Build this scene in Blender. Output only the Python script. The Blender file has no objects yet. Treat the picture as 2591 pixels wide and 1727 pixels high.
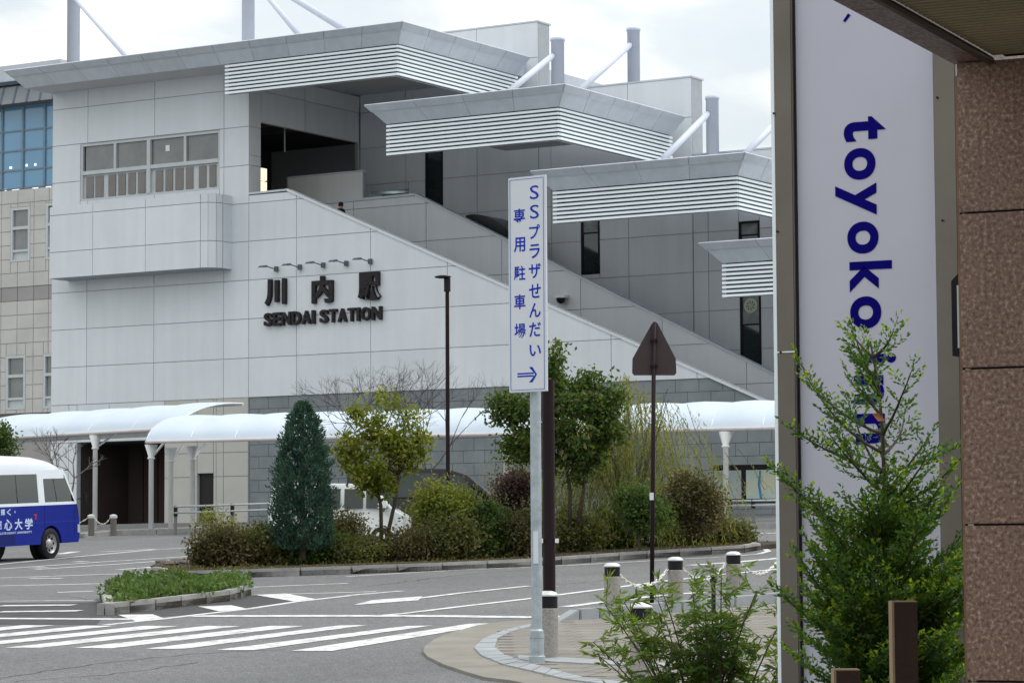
import bpy, bmesh, math, random
import numpy as np
from mathutils import Vector, Matrix, noise as mnoise
random.seed(7); rng = np.random.default_rng(7)
sc = bpy.context.scene
COL = sc.collection
PI = math.pi
# ------------------------------------------------------------------ camera, sky, sun, exposure
FPX, CX, CY = 7160., 1295.5, 863.5            # focal length and centre in photo pixels (2591 wide)
PITCH, ROLL, TH, EYE = .0751, -.00545, .553, 2.1
cp, sp, cr, sr = math.cos(PITCH), math.sin(PITCH), math.cos(ROLL), math.sin(ROLL)
FW = Vector((0, cp, sp)); XR = Vector((cr, -sr*sp, sr*cp)); UP = Vector((-sr, -cr*sp, cr*cp))
cd = bpy.data.cameras.new('camera'); cam = bpy.data.objects.new('camera', cd); COL.objects.link(cam)
cd.sensor_width = 36; cd.lens = 36*FPX/2591; cd.clip_start = .1; cd.clip_end = 3000
cam.matrix_world = Matrix(((XR.x, UP.x, -FW.x, 0), (XR.y, UP.y, -FW.y, 0), (XR.z, UP.z, -FW.z, EYE), (0, 0, 0, 1)))
sc.camera = cam
SUN_EL, SUN_AZ = math.radians(55), math.radians(72)      # azimuth from +Y towards +X
wd = bpy.data.worlds.new('World'); sc.world = wd; wd.use_nodes = True
nt = wd.node_tree; nt.nodes.clear()
out = nt.nodes.new('ShaderNodeOutputWorld'); bg = nt.nodes.new('ShaderNodeBackground')
sky = nt.nodes.new('ShaderNodeTexSky'); sky.sky_type = 'NISHITA'; sky.sun_disc = False
sky.sun_elevation = SUN_EL; sky.sun_rotation = SUN_AZ; sky.air_density = 1.2; sky.dust_density = 1.0
tc = nt.nodes.new('ShaderNodeTexCoord'); mp = nt.nodes.new('ShaderNodeMapping'); mp.inputs['Scale'].default_value = (1, 1, 2.2)
mp.inputs['Location'].default_value = (.35, .1, .2)
nz = nt.nodes.new('ShaderNodeTexNoise'); nz.inputs['Scale'].default_value = 5.5; nz.inputs['Detail'].default_value = 7; nz.inputs['Roughness'].default_value = .55
rp = nt.nodes.new('ShaderNodeValToRGB'); rp.color_ramp.elements[0].position = .36; rp.color_ramp.elements[0].color = (.68, .68, .68, 1)
rp.color_ramp.elements[1].position = .56; rp.color_ramp.elements[1].color = (.93, .93, .93, 1)
nz2 = nt.nodes.new('ShaderNodeTexNoise'); nz2.inputs['Scale'].default_value = 11; nz2.inputs['Detail'].default_value = 6; nz2.inputs['Distortion'].default_value = .3
rp2 = nt.nodes.new('ShaderNodeValToRGB')
rp2.color_ramp.elements[0].position = .42; rp2.color_ramp.elements[0].color = (6.5, 6.9, 7.1, 1)
rp2.color_ramp.elements[1].position = .62; rp2.color_ramp.elements[1].color = (9.5, 9.2, 8.2, 1)
mx = nt.nodes.new('ShaderNodeMixRGB')
L_ = nt.links.new
L_(tc.outputs['Generated'], mp.inputs['Vector']); L_(mp.outputs[0], nz.inputs['Vector']); L_(mp.outputs[0], nz2.inputs['Vector'])
sxyz = nt.nodes.new('ShaderNodeSeparateXYZ'); L_(tc.outputs['Generated'], sxyz.inputs[0])
clp = nt.nodes.new('ShaderNodeClamp'); L_(sxyz.outputs['Z'], clp.inputs['Value'])
mad = nt.nodes.new('ShaderNodeMath'); mad.operation = 'MULTIPLY_ADD'; mad.inputs[1].default_value = 1.15; mad.inputs[2].default_value = 1.0; L_(clp.outputs[0], mad.inputs[0])
vsc = nt.nodes.new('ShaderNodeVectorMath'); vsc.operation = 'SCALE'      # an overcast sky is brighter overhead than at the horizon
L_(rp2.outputs['Color'], vsc.inputs[0]); L_(mad.outputs[0], vsc.inputs['Scale'])
L_(nz.outputs['Fac'], rp.inputs['Fac']); L_(nz2.outputs['Fac'], rp2.inputs['Fac'])
L_(rp.outputs['Color'], mx.inputs['Fac']); L_(sky.outputs['Color'], mx.inputs['Color1']); L_(vsc.outputs[0], mx.inputs['Color2'])
L_(mx.outputs[0], bg.inputs['Color']); bg.inputs['Strength'].default_value = .1; L_(bg.outputs[0], out.inputs['Surface'])
sd = bpy.data.lights.new('sun', 'SUN'); sd.energy = 1.3; sd.angle = math.radians(14); sd.color = (1, .95, .87)
so = bpy.data.objects.new('sun', sd); COL.objects.link(so)
sdir = Vector((math.sin(SUN_AZ)*math.cos(SUN_EL), math.cos(SUN_AZ)*math.cos(SUN_EL), math.sin(SUN_EL)))
so.rotation_euler = sdir.to_track_quat('Z', 'Y').to_euler(); so.location = (0, 0, 60)
vs = sc.view_settings; vs.view_transform = 'Standard'; vs.look = 'None'; vs.exposure = .26; vs.gamma = 1; vs.use_curve_mapping = False
sc.cycles.max_bounces = 6; sc.cycles.transparent_max_bounces = 12
# ------------------------------------------------------------------ survey helpers: pixel of the photo -> point of the place
S, T = .0326, .020                                        # the street climbs gently to the station
def ray(u, v): return FW + XR*((u-CX)/FPX) - UP*((v-CY)/FPX)
def at(u, v, y): r = ray(u, v); k = y/r.y; return Vector((r.x*k, y, EYE+r.z*k))
def gz(x, y): return S*min(y, 118) + T*max(-60, min(60, x))
def G(u, v, h=0):
    r = ray(u, v); k = (h-EYE)/(r.z-S*r.y-T*r.x); return Vector((r.x*k, r.y*k, EYE+r.z*k))
A = Vector((math.cos(TH), -math.sin(TH), 0)); B = Vector((math.sin(TH), math.cos(TH), 0))
_r = ray(130, 1000); O = Vector((_r.x*120/_r.y, 120, 0))
def W(a, b, z): return O + A*a + B*b + Vector((0, 0, z))
def L(u, v, b=0):
    r = ray(u, v); k = (b+O.dot(B))/r.dot(B); p = r*k - O; return (p.dot(A), b, EYE+r.z*k)
# ------------------------------------------------------------------ materials
MT = {}
def mat(name, col, rough=.6, var=.08, vs_=3., metal=0, bump=0, bs=40., spec=.22, island=0, trans=0, emit=0, col2=None, coat=0, streak=0):
    if name in MT: return MT[name]
    m = bpy.data.materials.new(name); m.use_nodes = True; n = m.node_tree; N = n.nodes; P = N['Principled BSDF']
    c = (*col, 1); P.inputs['Roughness'].default_value = rough; P.inputs['Metallic'].default_value = metal
    P.inputs['Specular IOR Level'].default_value = spec; P.inputs['Coat Weight'].default_value = coat
    tc = N.new('ShaderNodeTexCoord')
    t = N.new('ShaderNodeTexNoise'); t.inputs['Scale'].default_value = vs_; t.inputs['Detail'].default_value = 8; t.inputs['Roughness'].default_value = .6
    n.links.new(tc.outputs['Object'], t.inputs['Vector'])
    r = N.new('ShaderNodeValToRGB'); r.color_ramp.elements[0].position = .3; r.color_ramp.elements[1].position = .72
    lo = col2 or [x*(1-var) for x in col]; hi = col if col2 else [min(1, x*(1+var)) for x in col]
    r.color_ramp.elements[0].color = (*lo, 1); r.color_ramp.elements[1].color = (*hi, 1)
    n.links.new(t.outputs['Fac'], r.inputs['Fac']); src = r.outputs['Color']
    if island:
        g = N.new('ShaderNodeNewGeometry'); hs = N.new('ShaderNodeHueSaturation')
        mr = N.new('ShaderNodeMapRange'); mr.inputs['To Min'].default_value = 1-island; mr.inputs['To Max'].default_value = 1+island
        n.links.new(g.outputs['Random Per Island'], mr.inputs['Value']); n.links.new(mr.outputs[0], hs.inputs['Value'])
        mr2 = N.new('ShaderNodeMapRange'); mr2.inputs['To Min'].default_value = .5-.045*min(1, island*2); mr2.inputs['To Max'].default_value = .5+.03*min(1, island*2)
        mu = N.new('ShaderNodeMath'); mu.operation = 'FRACT'; m7 = N.new('ShaderNodeMath'); m7.operation = 'MULTIPLY'; m7.inputs[1].default_value = 17.3
        n.links.new(g.outputs['Random Per Island'], m7.inputs[0]); n.links.new(m7.outputs[0], mu.inputs[0]); n.links.new(mu.outputs[0], mr2.inputs['Value'])
        n.links.new(mr2.outputs[0], hs.inputs['Hue'])
        n.links.new(src, hs.inputs['Color']); src = hs.outputs['Color']
    if streak:
        mpp = N.new('ShaderNodeMapping'); mpp.inputs['Scale'].default_value = (2.6, 2.6, .16); ts = N.new('ShaderNodeTexNoise'); ts.inputs['Scale'].default_value = 1; ts.inputs['Detail'].default_value = 6
        n.links.new(tc.outputs['Object'], mpp.inputs[0]); n.links.new(mpp.outputs[0], ts.inputs['Vector'])
        oi = N.new('ShaderNodeObjectInfo'); mo = N.new('ShaderNodeMapRange'); mo.inputs['To Min'].default_value = -.035; mo.inputs['To Max'].default_value = .035; n.links.new(oi.outputs['Random'], mo.inputs['Value'])
        m8 = N.new('ShaderNodeMapRange'); m8.inputs['From Min'].default_value = .3; m8.inputs['From Max'].default_value = .65; m8.inputs['To Min'].default_value = 1-streak; m8.inputs['To Max'].default_value = 1.0; n.links.new(ts.outputs['Fac'], m8.inputs['Value'])
        ad = N.new('ShaderNodeMath'); n.links.new(m8.outputs[0], ad.inputs[0]); n.links.new(mo.outputs[0], ad.inputs[1])
        h2 = N.new('ShaderNodeHueSaturation'); n.links.new(ad.outputs[0], h2.inputs['Value']); n.links.new(src, h2.inputs['Color']); src = h2.outputs['Color']
    n.links.new(src, P.inputs['Base Color'])
    if bump:
        t2 = N.new('ShaderNodeTexNoise'); t2.inputs['Scale'].default_value = bs; t2.inputs['Detail'].default_value = 5
        n.links.new(tc.outputs['Object'], t2.inputs['Vector']); b = N.new('ShaderNodeBump'); b.inputs['Strength'].default_value = bump; b.inputs['Distance'].default_value = .02
        n.links.new(t2.outputs['Fac'], b.inputs['Height']); n.links.new(b.outputs[0], P.inputs['Normal'])
    if emit: P.inputs['Emission Color'].default_value = c; P.inputs['Emission Strength'].default_value = emit
    if trans:
        tr = N.new('ShaderNodeBsdfTranslucent'); ms = N.new('ShaderNodeMixShader'); ms.inputs[0].default_value = trans
        hb = N.new('ShaderNodeMixRGB'); hb.blend_type = 'MULTIPLY'; hb.inputs[0].default_value = 1; hb.inputs[2].default_value = (1.9, 1.9, .8, 1)
        n.links.new(src, hb.inputs[1]); n.links.new(hb.outputs[0], tr.inputs['Color'])
        n.links.new(P.outputs[0], ms.inputs[1]); n.links.new(tr.outputs[0], ms.inputs[2])
        n.links.new(ms.outputs[0], N['Material Output'].inputs['Surface'])
    MT[name] = m; return m
def glass(name, tint, mixf=.6, rough=.03):
    m = bpy.data.materials.new(name); m.use_nodes = True; N = m.node_tree.nodes; n = m.node_tree; N.clear()
    o = N.new('ShaderNodeOutputMaterial'); tr = N.new('ShaderNodeBsdfTransparent'); tr.inputs[0].default_value = (*tint, 1)
    gl = N.new('ShaderNodeBsdfGlossy'); gl.inputs['Roughness'].default_value = rough; gl.inputs['Color'].default_value = (.9, .95, .95, 1)
    fr = N.new('ShaderNodeFresnel'); fr.inputs[0].default_value = 2.0; ms = N.new('ShaderNodeMixShader')
    n.links.new(fr.outputs[0], ms.inputs[0]); n.links.new(tr.outputs[0], ms.inputs[1]); n.links.new(gl.outputs[0], ms.inputs[2]); n.links.new(ms.outputs[0], o.inputs[0])
    return m
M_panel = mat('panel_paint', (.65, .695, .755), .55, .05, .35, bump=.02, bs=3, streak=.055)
M_panel_shaded = mat('panel_paint_shaded', (.62, .64, .66), .6, .05, .35, streak=.06)  # same panel paint, greyed to put the recess shade into the colour
M_joint = mat('joint_sealant', (.36, .39, .43), .8)
M_fascia = mat('fascia_metal', (.56, .62, .70), .5, .05, .5, streak=.10)
M_rim = mat('rim_metal', (.52, .57, .65), .5, .06, .6, streak=.10)
M_slat = mat('slat_aluminium', (.82, .90, .96), .4, .04, 1)
M_gapshade_trim = mat('gap_shade_roof_trim', (.07, .09, .12), .9, spec=.05)  # near-black puts the shade between slats into colour; also dark roof trim
M_mast = mat('mast_paint', (.56, .61, .73), .5, .05, 1)
M_soffit = mat('soffit', (.52, .53, .55), .8, .06, .5)
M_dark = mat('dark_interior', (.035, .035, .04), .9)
M_stone = mat('grey_stone_block', (.20, .225, .25), .8, .18, .9, island=.12, bump=.15, bs=8)
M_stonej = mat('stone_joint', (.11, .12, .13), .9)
M_cream = mat('cream_wall', (.47, .47, .45), .7, .06, .5)
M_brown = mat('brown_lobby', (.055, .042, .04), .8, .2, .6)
M_door = mat('dark_door', (.022, .018, .02), .5)
M_membrane = mat('white_membrane', (.52, .60, .70), .6, .05, .8)
M_white = mat('white_paint', (.72, .75, .77), .45, .05, 2)
M_frame = mat('window_frame', (.50, .54, .57), .45, .05, 2)
M_pane = mat('dark_pane', (.17, .18, .19), .12, .25, .7, spec=.8)
M_slit = mat('slit_glass', (.02, .03, .035), .06, .3, .8, spec=.9)
M_bglass = mat('blue_glass', (.10, .27, .46), .08, .12, .25, spec=.9)
M_tile = mat('beige_tile', (.50, .50, .50), .8, .12, .5, island=.06, bump=.08, bs=8)
M_tiled = mat('grey_tile', (.32, .31, .32), .8, .12, .5, island=.06, bump=.08, bs=8)
M_roofm = mat('grey_roof_metal', (.13, .145, .16), .8, .12, .5)
M_black = mat('black_metal', (.014, .013, .018), .5, .2, 3, spec=.15)
M_dbrown = mat('dark_brown_paint', (.018, .010, .014), .55, .15, 3, spec=.12)
M_galv = mat('galvanised_steel', (.36, .42, .46), .42, .22, 9, metal=.35, bump=.05, bs=60)
M_asph = None
M_paint = mat('road_paint', (.80, .81, .82), .7, .0, 3)
M_kerb = mat('kerb_concrete', (.28, .28, .28), .85, .2, 2.5, bump=.3, bs=30, island=.08)
M_kerb2 = mat('pale_kerb', (.28, .30, .325), .85, .15, 2.5, bump=.2, bs=30, island=.05)
M_conc = mat('beige_concrete', (.215, .205, .185), .85, .2, 1.2, bump=.15, bs=30)
M_pave = mat('paver', (.20, .19, .175), .85, .2, 2, island=.14, bump=.2, bs=40)
M_soil = mat('soil', (.05, .04, .03), .95, .3, 2, bump=.4, bs=10)
M_rock = mat('lava_rock', (.10, .085, .08), .95, .4, 3, bump=.8, bs=12)
M_bollard = mat('bollard_granite', (.30, .285, .27), .8, .3, 40, bump=.3, bs=90)
M_cap = mat('bollard_cap', (.58, .60, .62), .35, .05, 5, metal=.4)
M_chain = mat('chain_steel', (.75, .75, .72), .45, .1, 5, metal=.2)
M_blue = mat('sign_blue', (.008, .03, .40), .6, .03, 5, spec=.08)
M_navy = mat('letter_navy', (.003, .001, .15), .6, .03, 5, spec=.05)
M_board = mat('sign_white', (.60, .63, .70), .45, .03, 2)
M_lilac = mat('sign_panel_white', (.50, .505, .60), .5, .04, 1.2)
M_sframe = mat('sign_frame_steel', (.15, .135, .12), .4, .14, 1.5, metal=.75)
M_letter = mat('station_letter', (.030, .028, .032), .6, .1, 3, spec=.1)
M_bark = mat('bark', (.07, .055, .045), .9, .3, 12, bump=.5, bs=30)
M_barkg = mat('grey_bark', (.12, .11, .11), .9, .3, 12)
M_wood = mat('brown_post_wood', (.035, .018, .013), .6, .3, 6, bump=.2, bs=50)
M_woode = mat('post_edge_wood', (.26, .18, .11), .6, .2, 6)
def asphalt():
    m = bpy.data.materials.new('asphalt'); m.use_nodes = True; n = m.node_tree; N = n.nodes; P = N['Principled BSDF']; P.inputs['Roughness'].default_value = .82
    tc = N.new('ShaderNodeTexCoord')
    def noise(s, d=6, r=.6):
        t = N.new('ShaderNodeTexNoise'); t.inputs['Scale'].default_value = s; t.inputs['Detail'].default_value = d; t.inputs['Roughness'].default_value = r; n.links.new(tc.outputs['Object'], t.inputs['Vector']); return t.outputs['Fac']
    def ramp(f, a, b, p, q):
        r = N.new('ShaderNodeValToRGB'); r.color_ramp.elements[0].position = p; r.color_ramp.elements[1].position = q; r.color_ramp.elements[0].color = (a, a*1.02, a*1.05, 1); r.color_ramp.elements[1].color = (b, b*1.01, b*1.02, 1); n.links.new(f, r.inputs['Fac']); return r.outputs[0]
    a = ramp(noise(.28), .095, .135, .3, .7); b = ramp(noise(9, 8, .8), .66, 1.25, .35, .65); c = ramp(noise(48, 3), .45, 1.6, .38, .62)
    m1 = N.new('ShaderNodeMixRGB'); m1.blend_type = 'MULTIPLY'; m1.inputs[0].default_value = 1; n.links.new(a, m1.inputs[1]); n.links.new(b, m1.inputs[2])
    m2 = N.new('ShaderNodeMixRGB'); m2.blend_type = 'MULTIPLY'; m2.inputs[0].default_value = 1; n.links.new(m1.outputs[0], m2.inputs[1]); n.links.new(c, m2.inputs[2])
    n.links.new(m2.outputs[0], P.inputs['Base Color'])
    bp = N.new('ShaderNodeBump'); bp.inputs['Strength'].default_value = .5; bp.inputs['Distance'].default_value = .01; n.links.new(noise(70, 4), bp.inputs['Height']); n.links.new(bp.outputs[0], P.inputs['Normal'])
    return m
M_asph = asphalt()
def worn_paint():
    m = M_paint; n = m.node_tree; N = n.nodes; P = N['Principled BSDF']
    tc = N.new('ShaderNodeTexCoord'); t = N.new('ShaderNodeTexNoise'); t.inputs['Scale'].default_value = 5; t.inputs['Detail'].default_value = 12; t.inputs['Roughness'].default_value = .75
    n.links.new(tc.outputs['Object'], t.inputs['Vector']); r = N.new('ShaderNodeValToRGB')
    r.color_ramp.elements[0].position = .37; r.color_ramp.elements[0].color = (.26, .26, .27, 1); r.color_ramp.elements[1].position = .52; r.color_ramp.elements[1].color = (.62, .63, .65, 1)
    n.links.new(t.outputs['Fac'], r.inputs['Fac']); n.links.new(r.outputs[0], P.inputs['Base Color'])
worn_paint()
def granite():
    m = bpy.data.materials.new('red_granite'); m.use_nodes = True; n = m.node_tree; N = n.nodes; P = N['Principled BSDF']; P.inputs['Roughness'].default_value = .45
    tc = N.new('ShaderNodeTexCoord'); v = N.new('ShaderNodeTexNoise'); v.inputs['Scale'].default_value = 62; v.inputs['Detail'].default_value = 4; v.inputs['Roughness'].default_value = .65
    n.links.new(tc.outputs['Object'], v.inputs['Vector']); r = N.new('ShaderNodeValToRGB'); e = r.color_ramp.elements
    e[0].position = .34; e[0].color = (.075, .05, .042, 1); e[1].position = .66; e[1].color = (.48, .37, .30, 1)
    x = e.new(.47); x.color = (.22, .125, .09, 1); x = e.new(.56); x.color = (.275, .175, .13, 1)
    n.links.new(v.outputs['Fac'], r.inputs['Fac'])
    t = N.new('ShaderNodeTexNoise'); t.inputs['Scale'].default_value = 2.5; n.links.new(tc.outputs['Object'], t.inputs['Vector'])
    r2 = N.new('ShaderNodeValToRGB'); r2.color_ramp.elements[0].color = (.7, .7, .72, 1); r2.color_ramp.elements[1].color = (1.2, 1.15, 1.1, 1); n.links.new(t.outputs['Fac'], r2.inputs['Fac'])
    mm = N.new('ShaderNodeMixRGB'); mm.blend_type = 'MULTIPLY'; mm.inputs[0].default_value = 1; n.links.new(r.outputs[0], mm.inputs[1]); n.links.new(r2.outputs[0], mm.inputs[2])
    n.links.new(mm.outputs[0], P.inputs['Base Color']); return m
M_gran = granite()
# ------------------------------------------------------------------ mesh helpers
WM = {}
def tag(o, label, cat, group=None, kind=None):
    if label: o['label'] = label
    if cat: o['category'] = cat
    if group: o['group'] = group
    if kind: o['kind'] = kind
    return o
def thing(name, label, cat, loc=(0, 0, 0), rz=0, group=None, mtx=None):
    o = bpy.data.objects.new(name, None); COL.objects.link(o); o.empty_display_size = .3
    m = mtx if mtx is not None else Matrix.Translation(Vector(loc)) @ Matrix.Rotation(rz, 4, 'Z')
    o.matrix_basis = m; WM[o.name] = m; tag(o, label, cat, group); return o
class MB:
    def __init__(s): s.v = []; s.f = []
    def poly(s, pts): i = len(s.v); s.v += [Vector(p) for p in pts]; s.f.append(tuple(range(i, i+len(pts)))); return s
    def hexa(s, b, t):      # bottom loop, top loop (n-gons, both counter-clockwise from above)
        n = len(b); i = len(s.v); s.v += [Vector(p) for p in b]+[Vector(p) for p in t]
        s.f.append(tuple(range(i+n-1, i-1, -1))); s.f.append(tuple(range(i+n, i+2*n)))
        for k in range(n): s.f.append((i+k, i+(k+1) % n, i+n+(k+1) % n, i+n+k))
        return s
    def box(s, x0, x1, y0, y1, z0, z1, f=None):
        f = f or (lambda x, y, z: Vector((x, y, z)))
        return s.hexa([f(x0, y0, z0), f(x1, y0, z0), f(x1, y1, z0), f(x0, y1, z0)], [f(x0, y0, z1), f(x1, y0, z1), f(x1, y1, z1), f(x0, y1, z1)])
    def tube(s, pts, r, n=10, cap=True):
        pts = [Vector(p) for p in pts]; rs = r if isinstance(r, (list, tuple)) else [r]*len(pts); i0 = len(s.v)
        for k, p in enumerate(pts):
            d = (pts[min(k+1, len(pts)-1)]-pts[max(k-1, 0)]).normalized()
            a = d.cross(Vector((0, 0, 1))) if abs(d.z) < .95 else d.cross(Vector((1, 0, 0))); a.normalize(); b = d.cross(a)
            for q in range(n): t = 2*PI*q/n; s.v.append(p+(a*math.cos(t)+b*math.sin(t))*rs[k])
        for k in range(len(pts)-1):
            for q in range(n): s.f.append((i0+k*n+q, i0+k*n+(q+1) % n, i0+(k+1)*n+(q+1) % n, i0+(k+1)*n+q))
        if cap: s.f.append(tuple(range(i0, i0+n))); s.f.append(tuple(range(i0+len(pts)*n-1, i0+(len(pts)-1)*n-1, -1)))
        return s
    def lathe(s, c, prof, n=20):
        c = Vector(c); i0 = len(s.v)
        for (r, z) in prof:
            for q in range(n): t = 2*PI*q/n; s.v.append(c+Vector((r*math.cos(t), r*math.sin(t), z)))
        for k in range(len(prof)-1):
            for q in range(n): s.f.append((i0+k*n+q, i0+k*n+(q+1) % n, i0+(k+1)*n+(q+1) % n, i0+(k+1)*n+q))
        s.f.append(tuple(range(i0+n-1, i0-1, -1))); s.f.append(tuple(range(i0+(len(prof)-1)*n, i0+len(prof)*n))); return s
    def build(s, name, m, parent=None, local=False, smooth=False, kind=None, bevel=0, label=None, flip=True):
        me = bpy.data.meshes.new(name)
        inv = None
        if parent is not None and not local: inv = WM[parent.name].inverted()
        vv = [inv @ p for p in s.v] if inv else s.v
        me.from_pydata([tuple(p) for p in vv], [], s.f)
        if flip:
            b = bmesh.new(); b.from_mesh(me); bmesh.ops.recalc_face_normals(b, faces=b.faces)
            if bevel: bmesh.ops.bevel(b, geom=list(b.edges), offset=bevel, segments=2, affect='EDGES', clamp_overlap=True)
            b.to_mesh(me); b.free()
        me.materials.append(m)
        if smooth: me.polygons.foreach_set('use_smooth', [True]*len(me.polygons))
        o = bpy.data.objects.new(name, me); COL.objects.link(o)
        if parent is not None: o.parent = parent; WM[o.name] = WM[parent.name]
        else: WM[o.name] = Matrix.Identity(4)
        if kind: o['kind'] = kind
        if label: o['label'] = label
        return o
def quads_obj(name, V, m, parent=None, kind=None, smooth=False):    # V: (n,4,3) numpy quads in world space
    n = len(V); me = bpy.data.meshes.new(name); v = V.reshape(-1, 3).astype(np.float64)
    if parent is not None:
        i = np.array(WM[parent.name].inverted()); v = v @ i[:3, :3].T + i[:3, 3]
    me.vertices.add(n*4); me.vertices.foreach_set('co', v.astype(np.float32).ravel())
    me.loops.add(n*4); me.loops.foreach_set('vertex_index', np.arange(n*4, dtype=np.int32))
    me.polygons.add(n); me.polygons.foreach_set('loop_start', np.arange(n, dtype=np.int32)*4); me.polygons.foreach_set('loop_total', np.full(n, 4, dtype=np.int32))
    me.update(calc_edges=True); me.materials.append(m)
    o = bpy.data.objects.new(name, me); COL.objects.link(o)
    if parent is not None: o.parent = parent; WM[o.name] = WM[parent.name]
    if kind: o['kind'] = kind
    return o
def copy_thing(root, loc, label=None):
    def cp_(o, par):
        c = o.copy(); COL.objects.link(c)
        if par is not None: c.parent = par
        for ch in [x for x in o.children]: cp_(ch, c)
        return c
    r = cp_(root, None); m = root.matrix_basis.copy(); m.translation = Vector(loc); r.matrix_basis = m; WM[r.name] = m
    if label: r['label'] = label
    return r
_tc = {}
def glyph(ch, bold=0.0, ext=0.0):
    k = (ch, bold, ext)
    if k in _tc: return _tc[k]
    cu = bpy.data.curves.new('t', 'FONT'); cu.body = ch; cu.size = 1; cu.offset = bold; cu.extrude = ext; cu.resolution_u = 8 if ch in 'toykn' else 3
    ob = bpy.data.objects.new('t', cu); COL.objects.link(ob); dg = bpy.context.evaluated_depsgraph_get()
    me = bpy.data.meshes.new_from_object(ob.evaluated_get(dg)); bpy.data.objects.remove(ob); bpy.data.curves.remove(cu)
    n = len(me.vertices); co = np.empty(n*3); me.vertices.foreach_get('co', co); co = co.reshape(-1, 3); fs = [tuple(p.vertices) for p in me.polygons]; bpy.data.meshes.remove(me)
    _tc[k] = (co, fs); return _tc[k]
def text_obj(ch, f, w=None, h=None, m=None, parent=None, name='letter', bold=0., ext=0., box=None, keep=False):
    """f(s,t,d) maps text plane coords to world; glyph bbox centred on 0, fitted to w x h"""
    co, fs = glyph(ch, bold, ext); c = co.copy()
    if len(c) == 0: return None
    lo, hi = c.min(0), c.max(0)
    sx = w/(hi[0]-lo[0]) if w else None; sy = h/(hi[1]-lo[1]) if h else None
    sx = sx or sy; sy = sy or sx
    x = (c[:, 0]-(lo[0]+hi[0])/2)*sx; y = (c[:, 1]-(lo[1]+hi[1])/2)*sy
    dd = c[:, 2]/max(ext, 1e-6)*0.5+.5 if ext else np.zeros(len(c))
    mb = MB(); mb.v = [f(a, b, d) for a, b, d in zip(x, y, dd)]; mb.f = fs
    return mb.build(name, m, parent)
# ---- clipped panel grids
def clip(poly, n):
    o = []
    for i in range(len(poly)):
        a, b = poly[i], poly[(i+1) % len(poly)]; fa = n[0]*a[0]+n[1]*a[1]-n[2]; fb = n[0]*b[0]+n[1]*b[1]-n[2]
        if fa <= 0: o.append(a)
        if (fa < 0 < fb) or (fb < 0 < fa): t = fa/(fa-fb); o.append((a[0]+t*(b[0]-a[0]), a[1]+t*(b[1]-a[1])))
    return o
def area(p): return abs(sum(p[i][0]*p[(i+1) % len(p)][1]-p[(i+1) % len(p)][0]*p[i][1] for i in range(len(p))))/2 if len(p) > 2 else 0
def sub(rects, h):
    o = []
    for (a, b, c, d) in rects:
        if h[0] >= b or h[1] <= a or h[2] >= d or h[3] <= c: o.append((a, b, c, d)); continue
        if h[0] > a: o.append((a, h[0], c, d))
        if h[1] < b: o.append((h[1], b, c, d))
        x0, x1 = max(a, h[0]), min(b, h[1])
        if h[2] > c: o.append((x0, x1, c, h[2]))
        if h[3] < d: o.append((x0, x1, h[3], d))
    return o
def panel_wall(parent, wname, f, ss, zz, m, holes=(), halfs=(), ins=.014, th=.035, back=.22, pname='wall_panel', mj=None, stagger=0, cap=None):
    bk = MB(); pcs = []
    for j in range(len(zz)-1):
        s_ = list(ss)
        if stagger and j % 2: s_ = [ss[0]]+[(ss[i]+ss[i+1])/2 for i in range(len(ss)-1)]+[ss[-1]]
        for i in range(len(s_)-1):
            rs = [(s_[i], s_[i+1], zz[j], zz[j+1])]
            for h in holes: rs = sub(rs, h)
            for (a, b, c, d) in rs:
                full = [(a, c), (b, c), (b, d), (a, d)]; p = [(a+ins, c+ins), (b-ins, c+ins), (b-ins, d-ins), (a+ins, d-ins)]
                for n in halfs: full = clip(full, n) if full else full; p = clip(p, n) if p else p
                if area(full) > 1e-4: bk.hexa([f(x, -back, z) for x, z in full], [f(x, 0, z) for x, z in full])
                if area(p) > .004: pcs.append(p)
    w = bk.build(wname, mj or M_joint, parent)
    for k, p in enumerate(pcs):
        if cap and k >= cap: break
        MB().hexa([f(x, .001, z) for x, z in p], [f(x, th, z) for x, z in p]).build(pname, m, w)
    return w
# ================================================================== SETTING
def sheet(name, m, xs, ys, dz):
    b = MB()
    for i in range(len(xs)-1):
        for j in range(len(ys)-1):
            q = [(xs[i], ys[j]), (xs[i+1], ys[j]), (xs[i+1], ys[j+1]), (xs[i], ys[j+1])]
            b.poly([(x, y, gz(x, y)+dz) for x, y in q])
    return b.build(name, m, kind='structure', flip=False)
sheet('ground', mat('ground_concrete', (.2, .2, .19), .9), [-1500, -300, -60, 0, 60, 300, 1500], [-900, -100, 0, 60, 118, 300, 1800], -.06)
road = sheet('road', M_asph, [-60, -30, 0, 30, 60], [-30, 0, 30, 60, 90, 112], 0)
WM[road.name] = Matrix.Identity(4)
q5 = lambda *p: [(x/2.614, 1350+y/2.614) for x, y in p]
q6 = lambda *p: [(800+x/2.941, 1350+y/2.941) for x, y in p]
q7 = lambda *p: [(1400+x/3.361, 1350+y/3.361) for x, y in p]
q1 = lambda *p: [(x/3.361, 980+y/3.361) for x, y in p]
_mk = [0]
def mark(pts, name='painted_marking'):
    _mk[0] += 1; MB().poly([G(u, v, .004+.0004*(_mk[0] % 9)) for u, v in pts]).build(name, M_paint, road, flip=False)
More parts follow.
